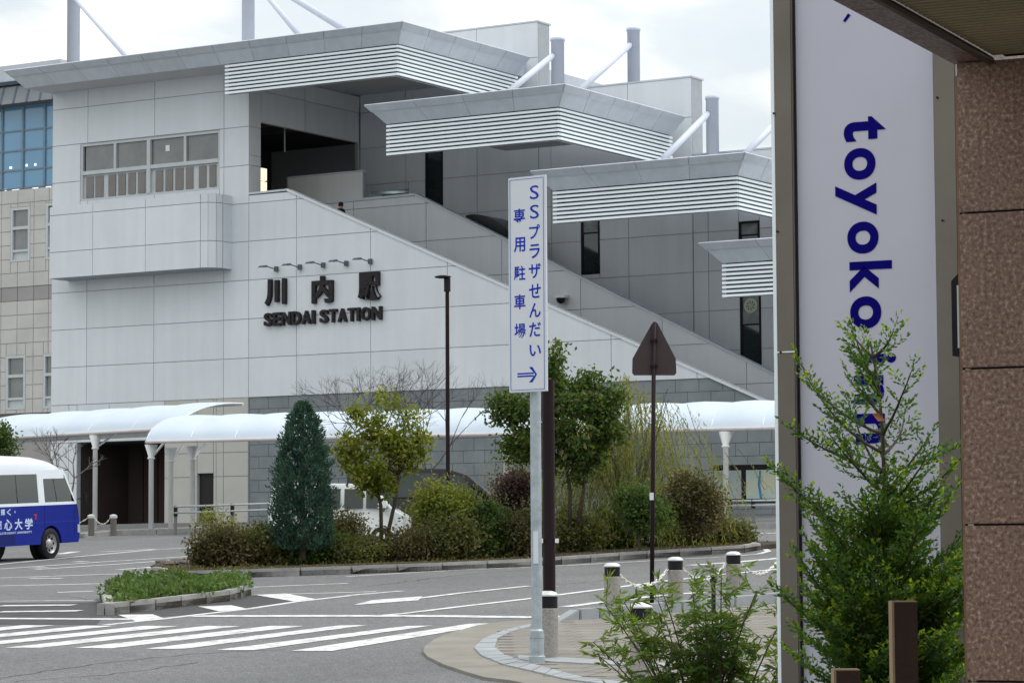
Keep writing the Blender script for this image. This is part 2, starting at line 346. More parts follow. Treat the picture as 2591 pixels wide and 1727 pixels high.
def line(pts, w, name='painted_line'):
    _mk[0] += 1; h = .004+.0004*(_mk[0] % 9)
    P = [G(u, v, h) for u, v in pts]; b = MB()
    L1, R1 = [], []
    for i, p in enumerate(P):
        d = (P[min(i+1, len(P)-1)]-P[max(i-1, 0)]); d.z = 0; d.normalize(); n = Vector((-d.y, d.x, 0))*w/2
        for lst, s in ((L1, 1), (R1, -1)):
            q = p+n*s; q.z = S*q.y+T*q.x+h; lst.append(q)
    for i in range(len(P)-1): b.poly([L1[i], R1[i], R1[i+1], L1[i+1]])
    b.build(name, M_paint, road, flip=False)
for s_ in (q5((35, 750), (265, 750), (1590, 608), (1370, 606)), q5((490, 752), (740, 754), (2010, 607), (1790, 606)),
           q5((960, 757), (1210, 758), (2434, 601), (2247, 603)), q5((1430, 765), (1680, 766), (2860, 604), (2687, 607)),
           q5((1925, 771), (2200, 771), (3313, 588), (3113, 591)), q5((-420, 748), (-190, 748), (1180, 608), (960, 606)),
           q5((-880, 745), (-650, 745), (770, 606), (560, 605)), q5((-1340, 742), (-1110, 742), (360, 603), (150, 602))):
    mark(s_, 'crosswalk_stripe')
line(q5((690, 600), (1080, 560), (1300, 533), (1640, 494), (1950, 448), (2353, 402))+q6((250, 455), (635, 422)), .16)
line(q5((-300, 557), (0, 557), (900, 562)), .3)
mark(q5((780, 533), (1010, 530), (1095, 560), (900, 575))); mark(q5((1310, 478), (1530, 470), (1640, 494), (1450, 510))); mark(q5((1690, 402), (1890, 392), (2095, 430), (1970, 449)))
line(q5((1290, 541), (2353, 540))+q6((700, 607), (1590, 617), (1830, 613)), .4)
line(q6((410, 610), (650, 590), (1100, 535), (1600, 478), (1800, 452), (2140, 408))+q7((980, 395), (1480, 340), (1980, 290)), .17)
mark(q6((275, 527), (420, 490), (790, 462), (760, 492))); line(q6((700, 484), (1100, 435), (1580, 386)), .17)
line(q5((1625, 352), (2300, 325)), .16); line(q5((1660, 402), (2353, 384))+q6((450, 427),), .14)
line(q6((225, 315), (1000, 270), (1600, 244), (1790, 237), (2353, 206))+q7((980, 217), (1500, 190), (1750, 168), (1830, 145), (1800, 128), (1740, 122)), .14)
line(q7((1165, 265), (1500, 242), (1950, 203)), .3); line(q6((1850, 541), (2140, 503), (2353, 483)), .22)
line(q7((560, 560), (820, 530), (1270, 493)), .22); line(q7((1900, 205), (2300, 170)), .3)
line(q5((0, 473), (490, 468)), .33); line(q5((0, 513), (530, 506)), .33); line(q5((0, 443), (620, 437)), .12)
line(q5((380, 385), (620, 376)), .2); line(q5((0, 342), (680, 327)), .2); line(q5((200, 292), (415, 292)), .2)
line(q5((-100, 293), (300, 280), (680, 266), (1000, 258)), .2); line(q1((500, 1414), (650, 1392)), .3)
line(q1((-100, 1510), (700, 1432), (1320, 1375), (1900, 1345)), .2); line(q1((0, 1540), (900, 1478), (1700, 1428)), .2)
line(q1((300, 1545), (1100, 1492), (1600, 1455)), .2); line(q1((0, 1475), (340, 1452)), .2); line(q1((850, 1395), (1320, 1372)), .2)
line(q1((1000, 1546), (1500, 1510)), .2)
for p in ((1750, 1398), (680, 1478), (1250, 1530), (330, 1530)): line(q1((p[0]-40, p[1]+3), (p[0]+40, p[1]-3)), .35, 'painted_dash')
line([(1893, 1338+12), (2060, 1345)], .15)
line([(1850, 1352), (1990, 1346)], .15)
M_patch = mat('asphalt_patch', (.062, .063, .068), .9, .25, 6, bump=.3, bs=60); M_seam = mat('tar_seam', (.035, .035, .038), .8)
def patch(pts, m=M_patch, name='asphalt_patch'): _mk[0] += 1; MB().poly([G(u, v, .001+.0003*(_mk[0] % 5)) for u, v in pts]).build(name, m, road, flip=False)
patch(q5((470, 455), (1600, 395), (1700, 400), (1960, 449), (1640, 492), (1300, 530), (900, 560), (560, 545)))
patch(q5((-300, 460), (560, 450), (690, 540), (640, 600), (-300, 600)))
def crack(pts, w=.035):
    P = [G(u, v, .0015) for u, v in pts]; Q = [P[0]]
    for a, b_ in zip(P[:-1], P[1:]):
        for k in range(1, 9): p = a.lerp(b_, k/8)+Vector((random.gauss(0, .03), random.gauss(0, .05), 0)); p.z = S*p.y+T*p.x+.0015; Q.append(p)
    b = MB()
    for a, b_ in zip(Q[:-1], Q[1:]):
        d = (b_-a); d.z = 0; d.normalize(); n_ = Vector((-d.y, d.x, 0))*w*random.uniform(.3, .6); b.poly([a-n_, b_-n_, b_+n_, a+n_])
    b.build('road_crack', M_seam, road, flip=False)
crack(q5((-50, 960), (350, 900), (700, 850), (1300, 790), (1900, 760))); crack(q5((100, 975), (700, 930), (1300, 850)), .03)
crack(q6((380, 390), (700, 350), (1000, 310), (1600, 262)), .05); crack(q6((1790, 375), (2353, 330)), .04); crack(q5((-100, 398), (400, 410), (900, 470)), .03)
# ---- near pavement corner
outer = q6((2350, 1290), (1900, 1200), (1440, 1109), (1250, 1085), (1100, 1040), (950, 990), (830, 930), (795, 890), (810, 850), (880, 800), (1000, 750), (1200, 695), (1370, 668), (1600, 655), (1790, 650))
kerbn = q7((30, 765), (400, 737), (750, 708), (1100, 680), (1980, 600), (2600, 550))
def slab(name, px, m, h, parent=None, extra=(), kind='structure', drop=.3):
    P = [G(u, v) for u, v in px]+[Vector((x, y, gz(x, y))) for x, y in extra]
    b = MB().hexa([p+Vector((0, 0, -drop)) for p in P], [p+Vector((0, 0, h)) for p in P])
    return b.build(name, m, parent, kind=kind)
pav = slab('pavement', outer+kerbn, M_conc, .03, extra=[(22, 45), (22, 12), (6, 12), (3, 20)])
mid_o = q6((2350, 1175), (1850, 1109), (1700, 1070), (1400, 1000), (1230, 930), (1175, 870), (1250, 800), (1400, 740), (1600, 690))
mid_i = q6((2450, 1150), (2000, 1100), (1750, 1035), (1520, 968), (1400, 925), (1330, 870), (1350, 800), (1450, 750), (1600, 712))
for i in range(len(mid_o)-1):
    n = 3 if i < 4 else 2
    for k in range(n):
        a, b_ = k/n, (k+1)/n-.03
        lp = lambda P, t: (P[i][0]+(P[i+1][0]-P[i][0])*t, P[i][1]+(P[i+1][1]-P[i][1])*t)
        P = [G(*lp(mid_o, a)), G(*lp(mid_o, b_)), G(*lp(mid_i, b_)), G(*lp(mid_i, a))]
        MB().hexa([p+Vector((0, 0, .0)) for p in P], [p+Vector((0, 0, .045)) for p in P]).build('kerb_stone', M_kerb2, pav)
# pavers inside the curve: as far as each shows, 300 of them; the material carries on beyond
ib = [Vector(G(u, v)) for u, v in mid_i[1:]]
def inside(p, poly):
    c = False; j = len(poly)-1
    for i in range(len(poly)):
        if (poly[i][1] > p[1]) != (poly[j][1] > p[1]) and p[0] < (poly[j][0]-poly[i][0])*(p[1]-poly[i][1])/(poly[j][1]-poly[i][1])+poly[i][0]: c = not c
        j = i
    return c
region = [(p.x, p.y) for p in ib]+[(p.x, p.y) for p in [G(u, v) for u, v in q7((30, 775), (400, 747), (1100, 692), (1980, 612))]]+[(8, 22)]
cnt = 0; pth = math.radians(-26); ca, sa = math.cos(pth), math.sin(pth)
pset = []
for i in range(-60, 60):
    for j in range(-60, 60):
        x, y = i*.46+(j % 2)*.23, j*.46
        X, Y = 3+x*ca-y*sa, 32+x*sa+y*ca
        if inside((X, Y), region): pset.append((X, Y))
pset.sort(key=lambda p: p[1]+abs(p[0]-p[1]*.03)*1.5)
pm = None
def paver_at(X, Y, mb):
    c = [(-.22, -.22), (.22, -.22), (.22, .22), (-.22, .22)]
    P = [(X+a*ca-b*sa, Y+a*sa+b*ca) for a, b in c]
    mb.hexa([Vector((x, y, gz(x, y)+.028)) for x, y in P], [Vector((x, y, gz(x, y)+.038)) for x, y in P]); return mb
for X, Y in pset[:300]: paver_at(X, Y, MB()).build('paver', M_pave, pav)
rest = MB()
for X, Y in pset[300:]: paver_at(X, Y, rest)
if rest.f: rest.build('paver_field', M_pave, pav, kind='stuff')
# thin pale strip across the pavement
P = [G(u, v, .05) for u, v in q7((-300, 1028), (0, 1040), (900, 1095), (1900, 1120), (1900, 1160), (900, 1125), (0, 1082), (-300, 1060))]
MB().hexa([p-Vector((0, 0, .04)) for p in P], P).build('pale_strip', M_kerb2, pav)
# raised kerb behind the bollards
def kerb_run(px, w, h, parent, step, m, name='kerb_stone', ramp=False, side=1):
    P = [G(u, v) for u, v in px]; pts = [P[0]]
    for a, b_ in zip(P[:-1], P[1:]):
        n = max(1, round((b_-a).length/step))
        for k in range(1, n+1): pts.append(a.lerp(b_, k/n))
    for i in range(len(pts)-1):
        a, b_ = pts[i], pts[i+1]; d = (b_-a); dl = d.length; d = d/dl; n = Vector((-d.y, d.x, 0)).normalized()*w*side
        a2, b2 = a+d*.01, b_-d*.01; h0 = .02 if (ramp and i == 0) else h
        low = [a2, b2, b2+n, a2+n]; top = [a2+Vector((0, 0, h0)), b2+Vector((0, 0, h)), b2+n+Vector((0, 0, h)), a2+n+Vector((0, 0, h0))]
        MB().hexa([p-Vector((0, 0, .1)) for p in low], top).build(name, m, parent, bevel=.012)
kerb_run(q7((40, 765), (230, 750), (400, 737), (750, 708), (1100, 680), (1980, 600), (2600, 550)), .18, .17, pav, .95, M_kerb2, ramp=True)
# ---- station forecourt
fc_px = [(-60, 1370), (199, 1361), (297, 1353), (491, 1347), (700, 1338), (1000, 1338), (1500, 1338), (1893, 1337), (2100, 1335)]
fp = [G(u, v) for u, v in fc_px]
b = MB(); far = [W(a, 12, 3.5) for a in (-9, 0, 3, 7, 10, 18, 26, 36, 40)]
b.hexa([p-Vector((0, 0, .5)) for p in fp+far[::-1]], [p+Vector((0, 0, .14)) for p in fp]+[p for p in far[::-1]])
fcourt = b.build('forecourt_pavement', mat('forecourt', (.26, .25, .235), .85, .15, .6), kind='structure')
kerb_run(fc_px, -.2, .16, fcourt, 1.4, M_kerb, side=1)
# ---- planted island in the middle of the road
isl_f = [(382, 1453), (452, 1464), (550, 1462), (630, 1460), (890, 1451.5), (1120, 1443), (1345, 1433), (1637, 1412), (1800, 1402), (1885, 1397), (1925, 1390)]
IF = [G(u, v) for u, v in isl_f]
IB = [Vector((p[0], p[1], gz(*p))) for p in ((6.9, 66), (3, 67.5), (-2, 66.5), (-5, 64.5), (-7.2, 61))]
isl = MB().hexa([p-Vector((0, 0, .3)) for p in IF+IB], [p+Vector((0, 0, .1)) for p in IF+IB]).build('traffic_island', M_soil, kind='structure')
kerb_run(isl_f, .17, .16, isl, 1.0, M_kerb)
kerb_run([isl_f[-1], (1915, 1383), (1890, 1378)], .15, .12, isl, .6, M_kerb2)
sm_f = q5((668, 450), (690, 537), (1030, 502), (1520, 443), (1662, 403))
SF = [G(u, v) for u, v in sm_f]; SB = [G(u, v) for u, v in q5((1600, 372), (900, 400), (660, 425))]
isl2 = MB().hexa([p-Vector((0, 0, .3)) for p in SF+SB], [p+Vector((0, 0, .1)) for p in SF+SB]).build('small_traffic_island', M_soil, kind='structure')
kerb_run(sm_f, .15, .17, isl2, .8, M_kerb)
# ================================================================== STATION BUILDING
GB = 3.45
st = thing('station_building', 'long white panelled railway station with stepped louvred canopies over an outside staircase', 'station', W(0, 0, GB), -TH)
fA = lambda b0: (lambda s, d, z: W(s, b0-d, z))          # walls facing the street
fB = lambda a0: (lambda s, d, z: W(a0+d, s, z))          # walls facing right
AL = [0, 1.95, 5.56, 9.19, 10.47, 12.86, 16.47, 20.09, 23.74, 27.38, 31.0, 34.6, 38]
ZL = [8.5, 10.1, 11.69, 13.27, 14.85, 16.41, 17.98, 19.57, 21.13, 21.9]
a1 = 10.47; SL = .4323
wn = (1.55, 8.97, 17.12, 19.54)
slant = (SL, 1, 16.78+SL*12.36)
panel_wall(st, 'front_wall', fA(0), AL[:5], ZL, M_panel, holes=[wn])
panel_wall(st, 'stair_wall', fA(0), AL[4:], ZL[:5]+[16.41, 16.74], M_panel, halfs=[slant])
# handrail coping on the stair wall
MB().hexa([W(a1, -.08, 16.76), W(12.36, -.08, 16.78), W(12.36, .3, 16.78), W(a1, .3, 16.76)], [W(a1, -.08, 16.84), W(12.4, -.08, 16.86), W(12.4, .3, 16.86), W(a1, .3, 16.84)]).build('wall_coping', M_rim, st)
def cop(a_0, z_0, a_1, z_1, b, m=M_panel): MB().hexa([W(a_0, b-.09, z_0), W(a_1, b-.09, z_1), W(a_1, b+.3, z_1), W(a_0, b+.3, z_0)], [W(a_0, b-.09, z_0+.1), W(a_1, b-.09, z_1+.1), W(a_1, b+.3, z_1+.1), W(a_0, b+.3, z_0+.1)]).build('wall_coping', m, st)
cop(12.4, 16.77, 36, 16.78-SL*23.62, 0)
# stone plinth, blocks laid in half bond
sz = [GB, 3.7]+[3.7+.48*k for k in range(1, 11)]
ss = [10.47+.98*k for k in range(28)]
panel_wall(st, 'stone_plinth', fA(.03), ss, sz, M_stone, ins=.01, th=.02, pname='stone_block', mj=M_stonej, stagger=1, halfs=[slant], cap=300)
# lower left of the facade: white wall, dark lobby, cream wall with a door
def au(u, v=1250): return L(u, v, 0)[0]
o0, o1, d0, d1, c1_ = au(195), au(417), au(500), au(541), 10.45
panel_wall(st, 'lower_wall', fA(0), [0, 1.0, o0], [GB, 5.2, 6.9, 8.5], M_panel)
panel_wall(st, 'lower_wall', fA(0), [o1, d0, d1, au(548), 9.2, c1_], [GB, L(600, 1204, 0)[2], 6.3, 8.5], M_cream, holes=[(d0, d1, GB, L(520, 1197, 0)[2])])
panel_wall(st, 'lintel_wall', fA(0), [o0, 3.2, o1], [6.9, 8.5], M_panel)
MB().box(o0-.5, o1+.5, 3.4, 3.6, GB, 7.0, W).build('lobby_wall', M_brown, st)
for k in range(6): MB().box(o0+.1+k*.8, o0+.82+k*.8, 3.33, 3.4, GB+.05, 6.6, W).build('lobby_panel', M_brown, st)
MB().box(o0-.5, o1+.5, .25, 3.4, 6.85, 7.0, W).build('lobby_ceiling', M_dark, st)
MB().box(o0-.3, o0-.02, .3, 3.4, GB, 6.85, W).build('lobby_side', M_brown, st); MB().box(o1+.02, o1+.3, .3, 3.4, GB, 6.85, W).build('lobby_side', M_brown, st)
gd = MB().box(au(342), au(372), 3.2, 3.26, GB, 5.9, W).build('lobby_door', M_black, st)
MB().box(au(348), au(360), 3.14, 3.19, GB+.2, 5.6, W).build('door_glass', mat('teal_glass', (.06, .13, .13), .1), gd)
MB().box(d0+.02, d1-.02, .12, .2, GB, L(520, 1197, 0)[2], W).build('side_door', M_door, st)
# body of the building behind the walls, hollow at the concourse
bd = MB(); bd.box(.05, 10.2, 14, 22, GB, 21.8, W); bd.box(.05, .3, .3, 14, GB, 21.8, W); bd.box(.3, 10.2, 3.7, 14, GB, 16.2, W)
bd.box(10.5, 40, 8.4, 22, GB, 15, W); bd.build('building_core', M_panel_shaded, st)
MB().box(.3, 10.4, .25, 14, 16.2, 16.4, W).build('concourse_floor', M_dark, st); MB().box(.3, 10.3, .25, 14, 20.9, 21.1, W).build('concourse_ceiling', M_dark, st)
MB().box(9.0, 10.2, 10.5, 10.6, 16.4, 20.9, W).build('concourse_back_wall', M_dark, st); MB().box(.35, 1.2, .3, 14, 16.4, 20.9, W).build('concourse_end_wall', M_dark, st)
panel_wall(st, 'concourse_wall', fB(a1-.03), [0.0, .77, 3.85, 7.85], [16.4, 17.98, 18.4, 19.57, 21.13, 21.85], M_panel_shaded, holes=[(.77, 7.78, 16.4, 19.83)], back=.15)
for bb in (1.8, 3.6, 5.4): MB().box(2, 10.2, bb, bb+.25, 20.2, 20.5, W).build('ceiling_beam', mat('beam_grey', (.10, .11, .12), .8), st)
MB().tube([W(9.6, 3.6, 20.6), W(9.6, 3.6, 19.0)], .03, 6).build('ceiling_rod', M_frame, st)
M_lit = mat('lit_poster', (1., .85, .6), .5, .0, 1, emit=1.0)
for z0, z1 in ((17.0, 17.5), (17.56, 18.05)): MB().box(9.9, 10.05, .85, 1.75, z0, z1, W).build('lit_poster', M_lit, st)
# main upper window
win = MB()
a0w, a1w, z0w, z1w = wn
xa = lambda x: L(x/3.016, 440, 0)[0]
ztr = 18.28
win.box(a0w, a1w, .0, .12, z1w-.1, z1w, W); win.box(a0w, a1w, 0, .12, z0w, z0w+.08, W); win.box(a0w, a0w+.1, 0, .12, z0w+.08, z1w-.1, W); win.box(a1w-.1, a1w, 0, .12, z0w+.08, z1w-.1, W)
win.box(a0w+.1, a1w-.1, -.02, .12, ztr-.06, ztr+.1, W)
wf = win.build('window_frame', M_frame, st)
for x in (1135,): MB().box(xa(x)-.09, xa(x)+.09, -.03, .12, z0w+.08, z1w-.1, W).build('mullion', M_frame, wf)
for x in (875, 1410): MB().box(xa(x)-.06, xa(x)+.06, 0, .12, ztr+.1, z1w-.1, W).build('mullion', M_frame, wf)
for x0, x1 in ((650, 860), (890, 1120), (1160, 1395), (1430, 1665)):
    MB().box(xa(x0)-.05, xa(x1)+.05, .1, .16, ztr+.1, z1w-.1, W).build('pane', M_pane, wf)
edges = [(650, 705), (720, 780), (820, 875), (895, 950), (970, 1025), (1045, 1100), (1180, 1235), (1255, 1310), (1330, 1390), (1410, 1465), (1510, 1565), (1590, 1640)]
MB().box(a0w+.1, a1w-.1, .1, .16, z0w+.08, ztr-.06, W).build('lower_glazing', M_frame, wf)
for x0, x1 in edges:
    MB().box(xa(x0), xa(x1), .06, .1, z0w+.12, ztr-.14, W).build('pane', mat('brown_pane', (.20, .19, .19), .2, .1, 1), wf)
MB().box(xa(1255), xa(1285), .07, .095, 18.9, 19.15, W).build('notice', M_white, wf)
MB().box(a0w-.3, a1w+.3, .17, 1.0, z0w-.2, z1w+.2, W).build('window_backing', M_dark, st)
# balcony box with a rounded corner
bz0, bz1, bd_, aL_, aR_ = 13.75, 16.78, 1.25, .95, 9.57
path = [(aL_, 0), (aL_, -bd_), (3.3, -bd_), (6.1, -bd_), (aR_-.62, -bd_)]+[(aR_-.62+.62*math.sin(t), -bd_+.62-.62*math.cos(t)) for t in (PI/6, PI/3, PI/2)]+[(aR_, 0)]
bal = MB().hexa([W(x, y+.04 if y < 0 else y, bz0) for x, y in path], [W(x, y+.04 if y < 0 else y, bz1) for x, y in path]).build('balcony', M_joint, st)
segs = [(0, 1), (1, 2), (2, 3), (3, 4), (4, 7), (7, 8)]
for i0, i1 in segs:
    for z0, z1 in ((bz0, 14.85), (14.85, 16.41), (16.41, bz1)):
        mb = MB(); pp = path[i0:i1+1]
        for (x0, y0), (x1, y1) in zip(pp[:-1], pp[1:]):
            d = Vector((x1-x0, y1-y0)); n = Vector((d.y, -d.x)).normalized()*.03; e = d.normalized()*.012
            s0 = e if (x0, y0) == pp[0] else e*0; s1 = e if (x1, y1) == pp[-1] else e*0
            q = [(x0+s0.x, y0+s0.y), (x1-s1.x, y1-s1.y)]
            mb.hexa([W(q[0][0], q[0][1]+.03, z0+.012), W(q[1][0], q[1][1]+.03, z0+.012), W(q[1][0]+n.x, q[1][1]+n.y, z0+.012), W(q[0][0]+n.x, q[0][1]+n.y, z0+.012)],
                    [W(q[0][0], q[0][1]+.03, z1-.012), W(q[1][0], q[1][1]+.03, z1-.012), W(q[1][0]+n.x, q[1][1]+n.y, z1-.012), W(q[0][0]+n.x, q[0][1]+n.y, z1-.012)])
        mb.build('balcony_panel', M_panel, bal)
# rear staircase wall, back wall with slits, stepped parapets
BB = 7.9
bh = [(13.86, 14.75, 15.5, 20.2), (21.5, 22.38, 13.5, 16.9), (28.76, 29.68, 9.3, 12.9), (28.74, 29.66, 14.1, 15.2), (11.0, 13.0, 16.2, 17.65)]
BZ = [6.9, 8.5, 10.12, 11.72, 13.31, 14.88, 16.41, 17.97, 19.57, 21.13, 22.7, 24.2]
def seg(x0, x1, top, halfs=()):
    ss = [x0]+[a for a in AL if x0+.3 < a < x1-.3]+[x1]; zz = [z for z in BZ if z < top-.3]+[top]
    panel_wall(st, 'back_wall', fA(BB), ss, zz, M_panel_shaded if 0 else M_panel, holes=bh, halfs=[(-SL, -1, -(16.0+SL*11.5)+3.2)], back=.9)
    MB().box(x0, x1+.03, BB-.05, BB+1.0, top, top+.07, W).build('parapet_cap', M_rim, st)
seg(10.5, 19.49, 24.18); seg(19.5, 26.68, 21.18); seg(26.7, 34.0, 18.0); seg(34.0, 41, 15.0)
for (x0, x1, z0, z1) in bh[:4]:
    f = MB(); f.box(x0, x0+.09, BB-.03, BB+.1, z0, z1, W); f.box(x1-.09, x1, BB-.03, BB+.1, z0, z1, W); f.box(x0+.09, x1-.09, BB-.03, BB+.1, z0, z0+.09, W); f.box(x0+.09, x1-.09, BB-.03, BB+.1, z1-.09, z1, W)
    fr = f.build('slit_window_frame', M_black, st)
    hf = z0+(z1-z0)*.5
    up_m = mat('frosted_glass', (.22, .25, .25), .25, .35, 2.2)
    MB().box(x0+.09, x1-.09, BB+.02, BB+.06, z0+.09, hf-.03, W).build('pane', M_slit, fr)
    MB().box(x0+.09, x1-.09, BB+.02, BB+.06, hf+.03, z1-.09, W).build('pane', M_slit if x0 < 14 else up_m, fr)
    MB().box(x0+.09, x1-.09, BB-.01, BB+.09, hf-.03, hf+.03, W).build('mullion', M_black, fr)
# round fan emblem on the right slit window
em = MB(); c = W(29.22, BB+.0, 11.85); 
em.tube([c+B*.01, c-B*.01], .30, 28); em.build('round_emblem', mat('emblem_pale', (.45, .52, .42), .5), st)
for k in range(8):
    t = 2*PI*k/8; p = lambda r, t_: c-B*.018+A*(r*math.cos(t_))+Vector((0, 0, r*math.sin(t_)))
    MB().poly([p(.05, t), p(.17, t-.1), p(.22, t+.35), p(.12, t+.3)]).build('emblem_vane', mat('emblem_grey', (.16, .20, .18), .5), st, flip=False)
MB().box(11.0, 13.0, BB+1.0, BB+1.1, 16.2, 17.7, W).build('recess_back', M_dark, st); MB().box(10.9, 13.1, BB+.2, BB+1.0, 17.66, 17.8, W).build('recess_ceiling', M_dark, st)
MB().lathe(W(11.9, BB+.5, 17.2), [(.02, .12), (.2, .08), (.28, 0), (.05, -.02)], 14).build('recess_lamp', mat('lamp_white', (.8, 1, .95), .5, emit=3), st)
panel_wall(st, 'inner_stair_wall', fA(4.0), [11.2]+[a for a in AL if a > 12]+[39], [5, 6.9, 8.5, 10.1, 11.69, 13.27, 14.85, 16.4, 16.75], M_panel, halfs=[(.492, 1, 16.74+.492*15.93)], back=.2)
cop(11.2, 16.72, 15.93, 16.75, 4.0, M_fascia); cop(15.95, 16.74, 37, 16.74-.492*21.05, 4.0, M_fascia)
p0 = L(500+590/2.613, 1180/2.613, 4.3); p1 = L(500+1090/2.613, 1132/2.613, 4.3); p2 = L(500+1090/2.613, 1322/2.613, 4.3)
panel_wall(st, 'screen_wall', fA(4.35), [p0[0], p1[0]], [16.0, p1[2]], M_panel_shaded, back=.15)
MB().box(p0[0]-.02, p1[0]+.02, 4.3, 4.55, p1[2], p1[2]+.05, W).build('screen_cap', M_fascia, st)
# steps
stp = MB()
for k in range(48):
    x = 13.0+k*.36; z = 15.0-k*.36*SL
    stp.box(x, x+.36, .25, 3.8, z-.5, z, W)
stp.box(a1, 13.0, .25, 3.8, 14.6, 15.02, W); stp.build('stair_flight', M_conc, st)
# black arched escalator cover
esc = MB(); n = 16; base = lambda a: 16.74-.492*(a-15.93)
lo = [(17.6+(20.2-17.6)*k/n) for k in range(n+1)]
for k in range(n):
    x0, x1 = lo[k], lo[k+1]; h = lambda x: .42*math.sin(PI*min(1, (x-17.6)/2.6))**.8+.02 if x < 20.19 else .02
    esc.box(x0, x1, 5.2, 5.3, 0, 0, lambda x, y, z: W(x, y, base(x)))
    esc.hexa([W(x0, 5.2, base(x0)-.3), W(x1, 5.2, base(x1)-.3), W(x1, 6.6, base(x1)-.3), W(x0, 6.6, base(x0)-.3)], [W(x0, 5.2, base(x0)+h(x0)), W(x1, 5.2, base(x1)+h(x1)), W(x1, 6.6, base(x1)+h(x1)), W(x0, 6.6, base(x0)+h(x0))])
esc.build('escalator_cover', mat('escalator_dark', (.03, .035, .04), .3), st)
# canopies: flared fascia, hanging louvres
def canopy(a_0, a_1, b_0, b_1, z, joints=1.8, left=True, lou0=None, fz=.72):
    off = .62
    slabm = MB()
    slabm.hexa([W(a_0, b_0, z), W(a_1, b_0, z), W(a_1, b_1, z), W(a_0, b_1, z)], [W(a_0-off*left, b_0-off, z+fz-.03), W(a_1+off, b_0-off, z+fz-.03), W(a_1+off, b_1, z+fz-.03), W(a_0-off*left, b_1, z+fz-.03)])
    cn = slabm.build('louvred_canopy', M_soffit, st)
    # fascia panels: lower band (flare) and top rim
    def side(P0, P1, Q0, Q1, nrm):      # P lower line, Q upper line
        Ln = (P1-P0).length; n = max(1, round(Ln/joints))
        for k in range(n):
            t0, t1 = k/n, (k+1)/n; e = .012/Ln*1.2
            for (h0, h1, m, nm, t_) in ((0, .66, M_fascia, 'fascia_panel', .02), (.67, 1.0, M_rim, 'rim_panel', .05)):
                def pt(t, h): return P0.lerp(P1, t).lerp(Q0.lerp(Q1, t), h)
                q = [pt(t0+e, h0), pt(t1-e, h0), pt(t1-e, h1), pt(t0+e, h1)]
                MB().hexa([p-nrm*.005 for p in q], [p+nrm*t_ for p in q]).build(nm, m, cn)
    up = Vector((0, 0, fz))
    lf, rf, rb, lb = W(a_0, b_0, z), W(a_1, b_0, z), W(a_1, b_1, z), W(a_0, b_1, z)
    o_ = off; Lf, Rf, Rb, Lb = W(a_0-o_*left, b_0-o_, z+fz), W(a_1+o_, b_0-o_, z+fz), W(a_1+o_, b_1, z+fz), W(a_0-o_*left, b_1, z+fz)
    side(lf, rf, Lf, Rf, (-B*.75-Vector((0, 0, .6))).normalized()); side(rf, rb, Rf, Rb, (A*.75-Vector((0, 0, .6))).normalized())
    if left: side(lb, lf, Lb, Lf, (-A*.75-Vector((0, 0, .6))).normalized())
    l0 = a_0 if lou0 is None else lou0
    MB().box(l0+.1, a_1-.1, b_0+.10, b_0+.12, z-1.24, z-.0, W).build('louvre_gap_shade', M_gapshade_trim, cn)  # dark sheet standing in for the shade between the slats
    MB().box(a_1-.16, a_1-.12, b_0+.16, b_1, z-1.24, z-.0, W).build('louvre_gap_shade', M_gapshade_trim, cn)
    if 0: MB().box(l0+.1, l0+.14, b_0+.16, b_1, z-1.24, z-.0, W).build('louvre_gap_shade', M_gapshade_trim, cn)
    MB().box(l0+.1, a_1-.17, b_0+.125, b_0+.17, z-1.25, z-.0, W).build('louvre_frame', M_soffit, cn); MB().box(a_1-.21, a_1-.165, b_0+.175, b_1, z-1.25, z-.0, W).build('louvre_frame', M_soffit, cn)
    if 0: MB().box(l0+.145, l0+.19, b_0+.175, b_1, z-1.25, z-.0, W).build('louvre_frame', M_soffit, cn)
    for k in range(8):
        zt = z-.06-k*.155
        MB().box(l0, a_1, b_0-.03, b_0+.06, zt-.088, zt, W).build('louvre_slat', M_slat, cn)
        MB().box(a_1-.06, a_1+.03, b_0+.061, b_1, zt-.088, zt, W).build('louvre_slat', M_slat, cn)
        if 0: MB().box(l0-.03, l0+.06, b_0+.061, b_1, zt-.088, zt, W).build('louvre_slat', M_slat, cn)
    return cn
canopy(0, 18.99, -1.8, 7.04, 21.86, left=True, lou0=10.6)
canopy(18.45, 26.22, -1.8, 7.04, 18.76); canopy(25.95, 33.65, -1.8, 7.04, 15.62); canopy(33.0, 40.8, -1.8, 7.04, 12.49)
MB().box(0, 18.9, 7.0, 20, 21.9, 22.5, W).build('roof_deck', M_rim, st)
# cables of light pipe under rim ends, masts with struts
def mast(u0, u1, vtop, vbot, b_, ends):
    # b_ is the distance behind the facade plane
    p0 = L(u0, vbot, b_); p1 = L(u1, vbot, b_); a_ = (p0[0]+p1[0])/2; r = abs(p1[0]-p0[0])/2*.87
    zt = L((u0+u1)/2, vtop, b_)[2]; zb = L((u0+u1)/2, vbot, b_)[2]-1.5
    m_ = MB().lathe(W(a_, b_, 0), [(r, zb), (r, zt-.12), (r*1.13, zt-.12), (r*1.13, zt)], 20).build('roof_mast', M_mast, st, smooth=False)
    for e in m_.data.polygons: e.use_smooth = abs(e.normal.z) < .5
    for (us, vs_, ue, ve, be, rad) in ends:
        s_ = L(us, vs_, b_); e_ = L(ue, ve, be)
        MB().tube([W(s_[0], b_-.2, s_[2]), W(*e_)], rad, 10).build('strut', M_mast, m_, smooth=True)
mast(171, 200, -120, 165, 3, [(190, -10, 320, 145, -1.0, .1)])
mast(613, 643, -120, 110, 3, [(640, -60, 757, 90, -1.4, .11), (640, -70, 872, 76, 0.5, .13)])
